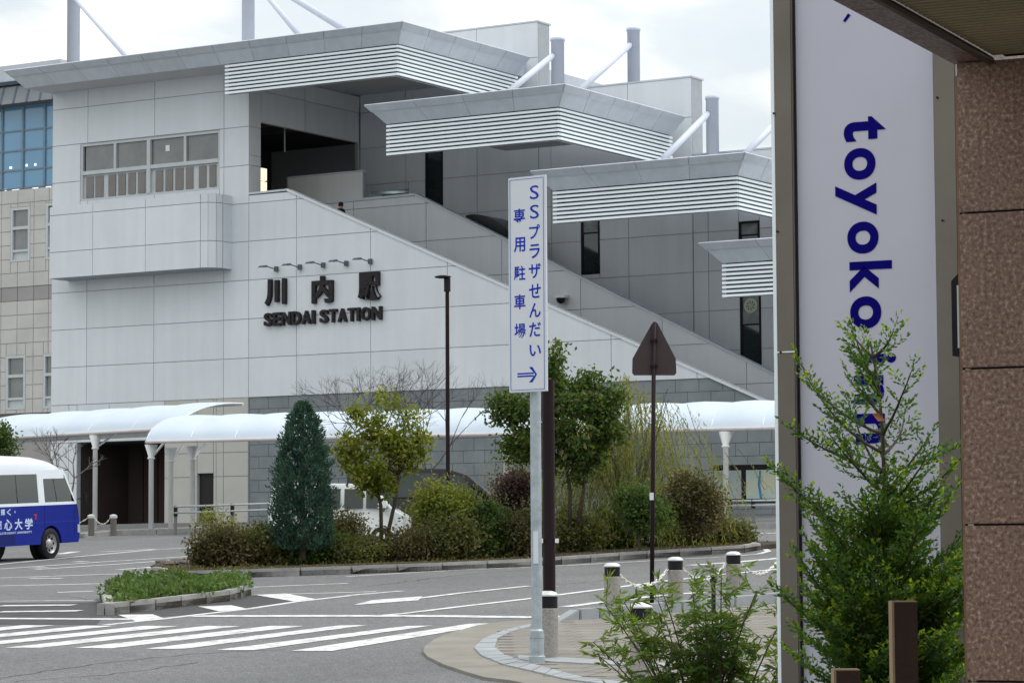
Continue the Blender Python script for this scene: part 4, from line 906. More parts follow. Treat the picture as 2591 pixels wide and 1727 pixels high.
for ch, x0, x1, y0, y1 in (('t', 548, 790, 660, 797), ('o', 548, 727, 838, 1017), ('y', 495, 730, 1040, 1222), ('o', 560, 738, 1255, 1436)):
    u0, u1, v0, v1 = 1900+x0/2.24, 1900+x1/2.24, y0/2.24, y1/2.24
    cc = (cS(u0)+cS(u1))/2; um = (u0+u1)/2; zt, zb = zS(um, v0), zS(um, v1); zm = (zt+zb)/2
    text_obj(ch, (lambda cc, zm: lambda s, t_, d: HS(cc+t_, -.003, zm-s))(cc, zm), zt-zb, cS(u1)-cS(u0), M_navy, pn, bold=.03)
for ch, x0, x1, y0, y1 in (('k', 665, 947, 157, 358), ('o', 665, 872, 390, 603), ('i', 682, 965, 768, 832), ('n', 684, 882, 912, 1100), ('n', 690, 888, 1165, 1362)):
    u0, u1, v0, v1 = 1900+x0/2.614, 1900+x1/2.614, 600+y0/2.614, 600+y1/2.614
    cc = (cS(u0)+cS(u1))/2; um = (u0+u1)/2; zt, zb = zS(um, v0), zS(um, v1); zm = (zt+zb)/2
    text_obj(ch, (lambda cc, zm: lambda s, t_, d: HS(cc+t_, -.003, zm-s))(cc, zm), zt-zb, cS(u1)-cS(u0), M_navy, pn, bold=.03)
MB().poly([HS(cS(u), -.003, zS(u, v)) for u, v in ((2147, 52), (2160, 33), (2167, 38), (2152, 56))]).build('logo_stroke', M_navy, pn, flip=False)
# wooden posts
for (u0, u1, v, y, lb_) in ((2252, 2316, 1519, 10, 'taller square dark brown wooden post in front of the feathery conifer'), (2106, 2172, 1691, 9.6, 'lower square dark brown wooden post left of the taller one')):
    p0, p1 = at(u0, v, y), at(u1, v, y); zg = gz(p0.x, y)-.05
    t = thing('wooden_post', lb_, 'post', ((p0.x+p1.x)/2, y, zg), 0, 'wooden posts by the hotel planting')
    w = p1.x-p0.x
    MB().box(p0.x+.008, p1.x, y-w/2, y+w/2, zg, p0.z-.004).build('post_body', M_wood, t); MB().box(p0.x, p0.x+.0079, y-w/2, y+w/2, zg, p0.z-.004).build('post_edge', M_woode, t)
    MB().box(p0.x, p1.x, y-w/2, y+w/2, p0.z-.0039, p0.z).build('post_top', M_woode, t)
# ================================================================== VEHICLES
def wheel(parent, x, y, r, w, side):    # local coordinates, axle along y
    t = MB(); n = 24
    prof = [(r*.62, -w/2), (r*.93, -w/2), (r, -w/2+.03), (r, w/2-.03), (r*.93, w/2), (r*.62, w/2)]
    i0 = 0; t.v = []; 
    for (rr, yy) in prof:
        for q in range(n): a = 2*PI*q/n; t.v.append(Vector((x+rr*math.cos(a), y+yy, r+rr*math.sin(a))))
    for k in range(len(prof)-1):
        for q in range(n): t.f.append((k*n+q, k*n+(q+1) % n, (k+1)*n+(q+1) % n, (k+1)*n+q))
    wh = t.build('wheel', M_black, parent, local=True, smooth=True)
    o = MB(); 
    prof = [(r*.66, w/2-.02), (r*.62, w/2-.045), (r*.3, w/2-.09), (r*.26, w/2-.03), (.01, w/2-.02)]
    for (rr, yy) in prof:
        for q in range(n): a = 2*PI*q/n; o.v.append(Vector((x+rr*math.cos(a), y+yy*side, r+rr*math.sin(a))))
    for k in range(len(prof)-1):
        for q in range(n): o.f.append((k*n+q, k*n+(q+1) % n, (k+1)*n+(q+1) % n, (k+1)*n+q))
    rim = o.build('rim', mat('wheel_rim', (.42, .43, .44), .4, .2, 6, metal=.4), wh, local=True, smooth=True)
    for q in range(8):
        a = 2*PI*q/8; cx_, cz_ = x+r*.44*math.cos(a), r+r*.44*math.sin(a)
        MB().tube([(cx_, y+side*(w/2-.07), cz_), (cx_, y+side*(w/2-.055), cz_)], r*.085, 8).build('rim_hole', M_black, wh, local=True)
    return wh
# --- minibus
hb = math.radians(65); hv = Vector((math.cos(hb), math.sin(hb), 0))
gb = G(198, 1396); gb = Vector((-10.85, 71.0, gz(-10.85, 71.0)))
Wd, Lg = 2.02, 6.3
nrm = Vector((-T, -S, 1)).normalized(); fx = (hv-nrm*hv.dot(nrm)).normalized(); fy = nrm.cross(fx)
org = gb + fy*(Wd/2)
mtx = Matrix(((fx.x, fy.x, nrm.x, org.x), (fx.y, fy.y, nrm.y, org.y), (fx.z, fy.z, nrm.z, org.z), (0, 0, 0, 1)))
bus = thing('minibus', 'blue and white minibus with white Japanese lettering at the left edge', 'minibus', mtx=mtx)
M_bblue = mat('bus_blue', (.006, .018, .25), .35, .05, 1, spec=.2, coat=.12); M_bwhite = mat('bus_white', (.70, .76, .84), .3, .03, 1, coat=.4)
def loop_body(xz, ys, m, name):      # extrude profile polygon across the width with rounded sides
    b = MB(); n = len(xz)
    for (y, k) in ys:
        cx_ = sum(p[0] for p in xz)/n; cz_ = sum(p[1] for p in xz)/n
        b.v += [Vector((cx_+(x-cx_)*k[0], y, cz_+(z-cz_)*k[1])) for x, z in xz]
    for j in range(len(ys)-1):
        for i in range(n): b.f.append((j*n+i, j*n+(i+1) % n, (j+1)*n+(i+1) % n, (j+1)*n+i))
    b.f.append(tuple(range(n))); b.f.append(tuple(range(len(ys)*n-1, (len(ys)-1)*n-1, -1)))
    return b.build(name, m, bus if name.startswith('bus') else None, local=True)
belt = 1.33
def arch(xc, r, z0, n=8): return [(xc+r*math.cos(PI*k/n), z0+r*.98*math.sin(PI*k/n)) for k in range(n+1)]
prof = [(0.0, .42), (.03, .8), (.0, 1.1), (-.07, belt), (-Lg+.02, belt), (-Lg, .42)]
low = [(-Lg, .38)]+arch(-4.47, .46, .38)[::-1]+arch(-1.22, .46, .38)[::-1]+[(-.03, .38)]
prof2 = low+[(.02, .5), (.03, .8), (.0, 1.1), (-.07, belt), (-Lg+.02, belt)]
loop_body(prof2, [(-Wd/2, (1, 1)), (Wd/2, (1, 1))], M_bblue, 'bus_lower_body')
for xc in (-1.22, -4.47):
    for s in (-1, 1): MB().tube([(xc, s*(Wd/2-.26), .40), (xc, s*(Wd/2-.34), .40)], .46, 20).build('bus_wheel_arch', M_black, bus, local=True)
# greenhouse: pillars, header, roof
yb, yt = Wd/2, Wd/2-.07
def hs(s, x, z): t_ = (z-belt)/(2.2-belt); return Vector((x, s*(yb+(yt-yb)*t_), z))
def side_piece(s, x0, x1, z0, z1, m, name, th=.05, x0t=None, x1t=None, par=None):
    x0t = x0 if x0t is None else x0t; x1t = x1 if x1t is None else x1t
    o_ = [hs(s, x0, z0), hs(s, x1, z0), hs(s, x1t, z1), hs(s, x0t, z1)]; i_ = [p-Vector((0, s*th, 0)) for p in o_]
    return MB().hexa(i_, o_).build(name, m, par or bus, local=True)
M_bg = glass('bus_glass', (.62, .74, .70))
for s in (-1, 1):
    side_piece(s, -Lg+.02, -.07, belt, belt+.07, M_bwhite, 'belt_rail', x1t=-.11); side_piece(s, -Lg+.05, -.50, 2.10, 2.2, M_bwhite, 'window_header', x1t=-.55)
    side_piece(s, -1.72, -1.46, belt+.07, 2.10, M_bwhite, 'pillar'); side_piece(s, -.17, -.11, belt+.07, 2.10, M_bwhite, 'pillar', x0t=-.56, x1t=-.48)
    side_piece(s, -3.64, -3.52, belt+.07, 2.10, M_bwhite, 'pillar'); side_piece(s, -5.5, -5.38, belt+.07, 2.10, M_bwhite, 'pillar'); side_piece(s, -Lg+.02, -Lg+.2, belt+.07, 2.10, M_bwhite, 'pillar')
    side_piece(s, -1.46, -.56, 1.98, 2.10, M_bwhite, 'door_header')
    for x0, x1 in ((-3.52, -1.72), (-5.38, -3.64), (-6.1, -5.5)):
        pg = side_piece(s, x0, x1, belt+.07, 2.10, M_bg, 'side_window', th=.012)
        side_piece(s, (x0+x1)/2-.02, (x0+x1)/2+.02, belt+.07, 2.10, M_black, 'window_divider', th=.03, par=pg)
    pg = side_piece(s, -1.46, -.17, belt+.07, 1.98, M_bg, 'driver_window', th=.012, x1t=-.5)
    side_piece(s, -.95, -.91, belt+.07, 1.98, M_black, 'window_divider', th=.03, par=pg, x0t=-1.05, x1t=-1.01)
MB().hexa([(-.11, -yb+.06, belt), (-.07, -yb+.06, belt), (-.07, yb-.06, belt), (-.11, yb-.06, belt)], [(-.56, -yt+.03, 2.2), (-.53, -yt+.03, 2.2), (-.53, yt-.03, 2.2), (-.56, yt-.03, 2.2)]).build('windscreen', M_bg, bus, local=True)
MB().box(-Lg+.02, -Lg+.06, -yt, yt, belt, 2.2).build('rear_wall', M_bwhite, bus, local=True)
# roof, lofted
rs = []
for x, zc_, w in ((-.5, 2.19, .86), (-.62, 2.32, .9), (-1.0, 2.45, .97), (-1.7, 2.55, 1), (-2.6, 2.58, 1), (-Lg+.6, 2.58, 1), (-Lg+.1, 2.5, .98), (-Lg+.02, 2.25, .97)):
    h = zc_-2.18; rs.append([Vector((x, yt*w*c_, 2.18+h*s_)) for c_, s_ in ((-1, 0), (-.985, .4), (-.93, .68), (-.75, .9), (-.4, .98), (0, 1), (.4, .98), (.75, .9), (.93, .68), (.985, .4), (1, 0))])
r = MB(); n = 11
for q in rs: r.v += q
for j in range(len(rs)-1):
    for i in range(n-1): r.f.append((j*n+i, j*n+i+1, (j+1)*n+i+1, (j+1)*n+i))
r.f.append(tuple(range(n))); r.f.append(tuple(range(len(rs)*n-1, (len(rs)-1)*n-1, -1)))
r.build('roof', M_bwhite, bus, local=True, smooth=True)
for x in (-2.2, -3.0, -3.8, -4.6, -5.4): MB().box(x-.12, x+.12, -.85, .85, 1.0, 1.72).build('seat_row', mat('seat_cloth', (.03, .045, .045), .9), bus, local=True)
MB().box(-1.32, -1.18, -.85, -.35, 1.1, 1.85).build('driver_seat', mat('seat_cloth', (0, 0, 0)), bus, local=True)
MB().box(-.55, -.25, -.8, .8, 1.3, 1.5).build('dashboard', M_black, bus, local=True)
for xc in (-1.22, -4.47):
    for s in (-1, 1): wheel(bus, xc, s*(Wd/2-.11), .385, .22, s)
mr = MB().tube([(-.02, -Wd/2+.03, 1.45), (.16, -Wd/2-.2, 1.5)], .015, 6).build('mirror_arm', M_black, bus, local=True)
MB().box(.02, .08, -Wd/2-.2, -Wd/2-.06, 1.36, 1.6).build('mirror', M_black, bus, local=True)
MB().box(-.06, .045, -Wd/2-.004, -Wd/2+.3, .62, .82).build('headlight', M_cap, bus, local=True)
MB().box(-Lg-.01, .05, -Wd/2-.006, -Wd/2+.0, .905, .915).build('body_crease', mat('bus_blue_light', (.03, .06, .40), .3), bus, local=True)
MB().box(-3.5, -2.75, -Wd/2-.005, -Wd/2+.0, .42, .66).build('side_hatch', mat('bus_blue_dark', (.006, .012, .14), .4), bus, local=True)
for xx in (-1.5, -.2): MB().box(xx-.004, xx+.004, -Wd/2-.004, -Wd/2+.0, .5, belt).build('door_gap', mat('bus_blue_dark', (0, 0, 0)), bus, local=True)
M_bl = mat('bus_lettering', (.50, .60, .85), .5)
def btext(ch, x, z, w, h, m=M_bl, bold=.02):
    co, fs_ = glyph(ch, bold, 0); lo_, hi_ = co.min(0), co.max(0)
    b = MB(); b.v = [Vector((x+(p[0]-(lo_[0]+hi_[0])/2)*w/(hi_[0]-lo_[0]), -Wd/2-.008, z+(p[1]-(lo_[1]+hi_[1])/2)*h/(hi_[1]-lo_[1]))) for p in co]; b.f = fs_
    return b.build('letter', m, bus, local=True, flip=False)
for i, ch in enumerate('学大心純島児鹿'): btext(ch, -2.18-.43*i, .90, .33, .27, bold=.03)
for i, ch in enumerate('。く輝と人、き'): btext(ch, -2.75-.25*i, 1.20, .17 if ch != '。' else .05, .16 if ch != '。' else .05, bold=.02)
btext('KAGOSHIMA IMMACULATE HEART UNIVERSITY', -3.3, .70, 2.5, .055, bold=.02)
btext('花', -1.9, 1.06, .14, .14, mat('seal_red', (.5, .05, .06), .5), bold=.03)
# --- cars behind the island
def car(name, label, mtx, prof, glassp, Wc, body, wheels, r, cat='car'):
    t = thing(name, label, cat, mtx=mtx); n = len(prof); b = MB()
    def wy(z, bz, ht_): return Wc/2 if z <= bz else Wc/2-(z-bz)*.22
    bz_ = glassp['belt']
    for s in (-1, 1): b.v += [Vector((x, s*wy(z, bz_, 0), z)) for x, z in prof]
    for i in range(n): b.f.append((i, (i+1) % n, n+(i+1) % n, n+i))
    b.f.append(tuple(range(n))); b.f.append(tuple(range(2*n-1, n-1, -1)))
    b.build('body', body, t, local=True, bevel=.03)
    for poly in glassp['side']:
        for s in (-1, 1):
            o_ = [Vector((x, s*(wy(z, bz_, 0)+.004), z)) for x, z in poly]; i_ = [p-Vector((0, s*.03, 0)) for p in o_]
            MB().hexa(i_, o_).build('side_window', glassp['m'], t, local=True)
    (xa_, za_), (xb_, zb_) = glassp['ws']
    MB().hexa([(xa_+.01, -Wc/2+.1, za_), (xa_+.01, Wc/2-.1, za_), (xb_+.01, Wc/2-.2, zb_), (xb_+.01, -Wc/2+.2, zb_)], [(xa_+.03, -Wc/2+.1, za_+.02), (xa_+.03, Wc/2-.1, za_+.02), (xb_+.03, Wc/2-.2, zb_+.02), (xb_+.03, -Wc/2+.2, zb_+.02)]).build('windscreen', glassp['m'], t, local=True)
    for x in wheels:
        for s in (-1, 1): wheel(t, x, s*(Wc/2-.08), r, .17, s)
    MB().box(xa_-.35, xa_-.15, -Wc/2-.16, -Wc/2-.01, za_+.02, za_+.18).build('mirror', body, t, local=True)
    MB().box(-.12, .0, -Wc/2+.02, -Wc/2+.3, .62, .82).build('headlight', M_cap, t, local=True); MB().box(-.12, .0, Wc/2-.3, Wc/2-.02, .62, .82).build('headlight', M_cap, t, local=True)
    return t
def pose(x, y, deg):
    a = math.radians(deg); return Matrix.Translation((x, y, gz(x, y))) @ Matrix.Rotation(a, 4, 'Z')
kp = [(-3.35, .25), (-.05, .25), (0, .6), (-.03, .85), (-.28, .98), (-.72, 1.5), (-.95, 1.62), (-3.1, 1.66), (-3.3, 1.5), (-3.38, .9)]
M_cg = mat('car_glass', (.02, .032, .032), .08, .3, 2, spec=.45)
x = at(1033, 1300, 70).x
car('parked_car', 'small white car behind the planted island beside the blue green conifer', pose(x, 70, -4), kp,
    dict(belt=.98, side=[[(-.96, 1.02), (-.42, 1.02), (-.74, 1.44), (-.96, 1.48)], [(-1.5, 1.02), (-1.04, 1.02), (-1.04, 1.49), (-1.5, 1.5)], [(-2.4, 1.02), (-1.6, 1.02), (-1.6, 1.5), (-2.4, 1.52)], [(-3.2, 1.05), (-2.48, 1.02), (-2.48, 1.52), (-3.12, 1.5)]], ws=((-.3, 1.0), (-.7, 1.46)), m=M_cg), 1.48, mat('car_white', (.72, .76, .78), .3, .03, 1, coat=.5), (-.6, -2.85), .28)
mp_ = [(-4.8, .3), (-.05, .3), (0, .7), (-.1, 1.0), (-.85, 1.12), (-1.6, 1.75), (-2.1, 1.9), (-4.4, 1.95), (-4.7, 1.8), (-4.85, 1.0)]
x = at(1262, 1300, 76).x
car('parked_minivan', 'black minivan parked behind the white car and the yellow green shrub', pose(x+.75, 76, -4), mp_,
    dict(belt=1.1, side=[[(-2.2, 1.15), (-1.15, 1.15), (-1.75, 1.72), (-2.2, 1.78)], [(-3.4, 1.15), (-2.3, 1.15), (-2.3, 1.78), (-3.4, 1.82)], [(-4.6, 1.15), (-3.5, 1.15), (-3.5, 1.82), (-4.5, 1.8)]], ws=((-.9, 1.14), (-1.6, 1.73)), m=M_cg), 1.7, mat('car_black', (.010, .008, .010), .3, .05, 1, spec=.3, coat=.25), (-.9, -3.8), .32, 'minivan')
# ================================================================== PEOPLE
def person(label, joints, edges, radii, mtx, clothes, name='person'):
    me = bpy.data.meshes.new('body'); me.from_pydata(joints, edges, []); o = bpy.data.objects.new('tmp', me); COL.objects.link(o)
    md = o.modifiers.new('s', 'SKIN'); sb = o.modifiers.new('u', 'SUBSURF'); sb.levels = 2
    for i, r in enumerate(radii): me.skin_vertices[0].data[i].radius = (r, r); me.skin_vertices[0].data[i].use_root = (i == 0)
    dg = bpy.context.evaluated_depsgraph_get(); m2 = bpy.data.meshes.new_from_object(o.evaluated_get(dg)); bpy.data.objects.remove(o)
    t = thing(name, label, 'person', mtx=mtx); m2.materials.append(clothes[0]); m2.materials.append(clothes[1]); m2.materials.append(clothes[2])
    for p in m2.polygons:
        p.use_smooth = True; z = p.center.z; ax_ = abs(p.center.y)
        p.material_index = 1 if z > clothes[3] else (2 if z < clothes[4] else 0)
    b = bpy.data.objects.new('body', m2); COL.objects.link(b); b.parent = t; return t, b
M_jk = mat('dark_jacket', (.015, .018, .035), .8); M_skin = mat('skin', (.35, .2, .15), .6); M_tr = mat('dark_trousers', (.02, .02, .025), .8); M_hair = mat('hair', (.01, .008, .008), .6)
J = [(0, 0, .95), (0, 0, 1.18), (0, 0, 1.42), (0, 0, 1.52), (.02, 0, 1.62), (.02, 0, 1.70), (0, .2, 1.42), (.02, .25, 1.15), (.15, .23, .95), (0, -.2, 1.42), (-.03, -.25, 1.15), (.08, -.24, .93), (.02, .1, .9), (.10, .1, .5), (.0, .1, .08), (.14, .1, .04), (-.02, -.1, .9), (.0, -.1, .5), (-.12, -.1, .08), (.03, -.1, .04), (.2, .23, .88), (.13, -.24, .86)]
Ed = [(0, 1), (1, 2), (2, 3), (3, 4), (4, 5), (2, 6), (6, 7), (7, 8), (2, 9), (9, 10), (10, 11), (0, 12), (12, 13), (13, 14), (14, 15), (0, 16), (16, 17), (17, 18), (18, 19), (8, 20), (11, 21)]
Rd = [.15, .14, .15, .06, .10, .08, .07, .05, .035, .07, .05, .035, .09, .06, .045, .04, .09, .06, .045, .04, .03, .03]
pp_ = L(500+985/2.613, 1400/2.613, 2.0); zst = 15.0-(max(13.0, pp_[0])-13.0)*SL
def head_bits(t, c, r, mtx):
    MB().lathe(Vector(c)+Vector((-.015, 0, 0)), [(.02, .125), (.07, .11), (.105, .06), (.11, .0), (.10, -.05)], 14).build('hair', M_hair, t, local=True, smooth=True)
    MB().hexa([(c[0]+.095, -.012, c[2]-.03), (c[0]+.095, .012, c[2]-.03), (c[0]+.12, .008, c[2]-.025), (c[0]+.12, -.008, c[2]-.025)], [(c[0]+.09, -.006, c[2]+.02), (c[0]+.09, .006, c[2]+.02), (c[0]+.1, .004, c[2]+.02), (c[0]+.1, -.004, c[2]+.02)]).build('nose', M_skin, t, local=True)
t, b_ = person('person in a dark jacket walking on the station staircase behind the white wall', J, Ed, Rd, Matrix.Translation(W(pp_[0], 1.6, zst+.0)) @ Matrix.Rotation(PI-TH, 4, 'Z'), (M_jk, M_skin, M_tr, 1.50, .9))
head_bits(t, (.02, 0, 1.66), .1, None)
Js = [(-1.15, -.55, .95), (-1.15, -.55, 1.2), (-1.12, -.55, 1.42), (-1.1, -.55, 1.5), (-1.08, -.55, 1.6), (-1.07, -.55, 1.68), (-1.1, -.35, 1.4), (-.95, -.33, 1.2), (-.72, -.4, 1.32), (-1.1, -.75, 1.4), (-.95, -.78, 1.2), (-.72, -.7, 1.32), (-1.0, -.45, .95), (-.7, -.45, .95), (-1.0, -.65, .95), (-.7, -.65, .95)]
Es = [(0, 1), (1, 2), (2, 3), (3, 4), (4, 5), (2, 6), (6, 7), (7, 8), (2, 9), (9, 10), (10, 11), (0, 12), (12, 13), (0, 14), (14, 15)]
Rs = [.14, .13, .14, .055, .095, .08, .065, .045, .035, .065, .045, .035, .08, .06, .08, .06]
t, b_ = person('bus driver with dark hair seated behind the side window of the minibus', Js, Es, Rs, bus.matrix_basis.copy(), (mat('driver_shirt', (.25, .28, .3), .8), M_skin, M_tr, 1.5, 1.0))
MB().lathe(Vector((-1.1, -.55, 1.64)), [(.02, .125), (.07, .11), (.105, .06), (.11, .0), (.10, -.06)], 14).build('hair', M_hair, t, local=True, smooth=True)
MB().tube([(-.70, -.55+.19*math.cos(2*PI*k/16), 1.36+.19*math.sin(2*PI*k/16)) for k in range(17)], .015, 6).build('steering_wheel', M_black, bus, local=True)
# ================================================================== PLANTS
def unit(v): return v/np.maximum(1e-9, np.linalg.norm(v, axis=-1, keepdims=True))
def leaf_quads(P, size, aspect=.55, up=.3, droop=0, jit=.35, dirs=None):
    n = len(P); d = unit(rng.normal(size=(n, 3))+np.array([0, 0, -droop])) if dirs is None else unit(dirs+rng.normal(size=(n, 3))*jit)
    nr = rng.normal(size=(n, 3))+np.array([0, 0, up*2]); sd = unit(np.cross(d, nr)); s = size*(1+rng.uniform(-jit, jit, (n, 1)))
    a = P; tip = P+d*s; w = sd*s*aspect/2; mid = P+d*s*.45
    return np.stack([a, mid-w, tip, mid+w], 1)
M_leaf = {}
def lmat(name, col, col2, tr=.35, isl=.35): return mat(name, col, .55, .1, 1.3, island=isl, trans=tr, col2=col2, spec=.25)
Mbluegreen = lmat('blue_green_needles', (.060, .120, .095), (.022, .058, .050), .2)
Myellow = lmat('yellow_green_leaves', (.21, .235, .035), (.09, .13, .025))
Mgreen = lmat('mid_green_leaves', (.085, .135, .03), (.030, .065, .018))
Molive = lmat('olive_leaves', (.13, .135, .045), (.055, .075, .03))
Mrusty = lmat('rusty_leaves', (.125, .105, .05), (.06, .062, .03))
Mpurple = lmat('purple_leaves', (.10, .06, .065), (.045, .03, .035))
Mwillow = lmat('willow_leaves', (.235, .24, .075), (.12, .14, .045), .4)
Mgold = lmat('golden_leaves', (.22, .24, .045), (.10, .135, .03))
Mgrass = lmat('planter_green', (.10, .165, .045), (.045, .09, .028), .3)
Mcyp = lmat('cypress_scale', (.085, .175, .028), (.028, .072, .024), .3, .3)
Mcypt = lmat('cypress_tip', (.20, .29, .03), (.10, .17, .02), .45, .3)
Mnand = lmat('nandina_leaf', (.13, .20, .035), (.05, .095, .022), .45, .35)
def clumps(c, rad, n_cl, n_leaf, spread, shape=None):
    """points clustered around clump centres inside an ellipsoid shell: leaves gaps between clumps"""
    c = np.array(c); rad = np.array(rad); q = unit(rng.normal(size=(n_cl, 3)))*rng.uniform(.35, 1, (n_cl, 1))**.6
    cen = c+q*rad
    if shape is not None: cen = shape(cen)
    idx = rng.integers(0, n_cl, n_leaf); sc_ = rng.uniform(.5, 1.4, (n_cl, 1))
    return cen[idx]+rng.normal(size=(n_leaf, 3))*spread*sc_[idx], cen
def branches(root_p, cen, r0, frac=1.0, m=M_bark, parent=None, forks=None, name='trunk', sel=14):
    b = MB(); root_p = Vector(root_p); forks = forks or [root_p]
    for f in forks[1:]: b.tube([root_p, root_p.lerp(f, .5)+Vector((random.uniform(-.03, .03), 0, 0)), f], [r0, r0*.85, r0*.65], 8)
    for k in range(min(sel, len(cen))):
        e = Vector(cen[k]); f = random.choice(forks[1:] or forks); mid = f.lerp(e, .5)+Vector((0, 0, .12*(e-f).length))
        b.tube([f, mid, e], [r0*.5, r0*.3, r0*.12], 6)
    return b.build(name, m, parent, smooth=True)
def shrub(name, label, u, y, v0, v1, halfpx, m, n, leaf, cat='shrub', depth=None, ncl=40, sp=.14, group=None, bare=None, up=.3, zbase=None, forks=0, aspect=.55, tr=M_bark):
    s = y/FPX; ctop = at(u, v0, y); cbot = at(u, v1, y); zb = gz(cbot.x, y)+.1 if zbase is None else zbase
    t = thing(name, label, cat, (cbot.x, y, zb), 0, group)
    rx = halfpx*s; rz = (ctop.z-cbot.z)/2; c = (cbot.x, y, (ctop.z+cbot.z)/2)
    P, cen = clumps(c, (rx*.92, depth or rx*.8, rz*.92), int(ncl*1.3), int(n*1.9), sp)
    P[:, 2] = np.maximum(P[:, 2], zb)
    quads_obj('foliage', leaf_quads(P, leaf, aspect, up), m, t)
    base = Vector((cbot.x, y, zb-.1)); fk = [base]+[Vector((cbot.x+random.uniform(-.5, .5)*rx*.6, y+random.uniform(-.2, .2), max(zb+.1, cbot.z+rz*.25))) for _ in range(max(1, forks))]
    branches(base, cen, .035 if forks == 0 else .06, m=tr, parent=t, forks=fk, name='trunk' if forks else 'stems')
    return t
# blue green conifer: ragged cone
def conifer_far(label, u, y, v0, v1, halfpx, n):
    s = y/FPX; top = at(u, v0, y); bot = at(u, v1, y); H_ = top.z-bot.z; R_ = halfpx*s
    t = thing('conifer', label, 'tree', (bot.x, y, bot.z-.1))
    h = rng.beta(1.1, 1.35, n); ang = rng.uniform(0, 2*PI, n)
    prof_ = np.interp(h, [0, .08, .3, .55, .75, .9, .97, 1], [.75, .98, 1.0, .90, .68, .44, .2, .05])
    lob = 1+.15*np.sin(ang*5+h*23)+.13*np.sin(ang*9-h*41)+.08*np.sin(ang*3+h*67)+rng.normal(0, .07, n)
    rr = R_*prof_*(lob-.16*((np.sin(ang*4+h*19)+np.sin(ang*7-h*31)) > 1.0))*rng.uniform(.55, 1, n)**.5
    P = np.stack([bot.x+rr*np.cos(ang), y+rr*np.sin(ang), bot.z+h*H_], 1)
    dirs = np.stack([np.cos(ang)*.6, np.sin(ang)*.6, np.full(n, .9)], 1)
    quads_obj('foliage', leaf_quads(P, .085, .32, dirs=dirs, jit=.5), Mbluegreen, t)
    MB().tube([bot-Vector((0, 0, .2)), bot.lerp(top, .5), top], [.07, .05, .01], 8).build('trunk', M_bark, t); return t
conifer_far('dense blue green conical conifer at the left end of the planted island', 766, 58.5, 1018, 1392, 71, 21000)
def tree(label, u, y, vc, halfw, halfv, m, n, leaf, vb, trunks, ncl=46, sp=.17, name='tree', depth=None, m2=None, sel=22, aspect=.6, asym=()):
    s = y/FPX; c = at(u, vc, y); t = thing(name, label, 'tree', (c.x, y, gz(c.x, y)+.1))
    P, cen = clumps(c, (halfw*s, depth or halfw*s*.8, halfv*s), ncl, n, sp)
    for (uu, vv, hw, hv_, k) in asym:
        c2 = at(uu, vv, y); P2, cen2 = clumps(c2, (hw*s, hw*s*.7, hv_*s), max(5, ncl//4), int(n*k), sp); P = np.concatenate([P, P2]); cen = np.concatenate([cen, cen2])
    quads_obj('crown', leaf_quads(P, leaf, aspect, .4), m, t)
    if m2: P2 = P[rng.integers(0, len(P), len(P)//6)]+rng.normal(size=(len(P)//6, 3))*.05; quads_obj('crown_mixed_leaves', leaf_quads(P2, leaf, aspect, .4), m2, t)  # extra leaves scattered at random in the second leaf colour
    for (ub, ut, vt) in trunks:
        a = at(ub, vb, y); e = at(ut, vt, y); mid = a.lerp(e, .5)+Vector((.05, .05, 0)); sub_ = [x_ for x_ in cen]
        random.shuffle(sub_); b = MB(); b.tube([a-Vector((0, 0, .25)), mid, e], [.045, .038, .028], 8)
        for e2 in sub_[:sel//len(trunks)]: e2 = Vector(e2); b.tube([e, e.lerp(e2, .5)+Vector((0, 0, .1)), e2], [.02, .012, .005], 5)
        b.build('trunk', M_bark, t, smooth=True)
    return t
tree('small maple with loose yellow green leaves right of the conifer', 962, 59.5, 1165, 92, 82, Myellow, 3600, .10, 1345, [(965, 950, 1215), (975, 1010, 1200)], ncl=58, sp=.105, m2=Mgold, asym=((925, 1062, 48, 38, .16), (1035, 1058, 24, 40, .06), (880, 1125, 42, 50, .16), (1048, 1130, 38, 38, .12), (985, 1020, 30, 22, .05)))
tree('dark green leafy tree with two thin trunks behind the sign pole', 1455, 60.5, 1070, 118, 132, Mgreen, 10500, .105, 1300, [(1442, 1432, 1180), (1462, 1480, 1180)], ncl=72, sp=.125, m2=Molive, asym=((1300, 1035, 55, 32, .16), (1330, 1120, 50, 45, .12), (1400, 940, 30, 60, .08), (1520, 1000, 60, 60, .15)))
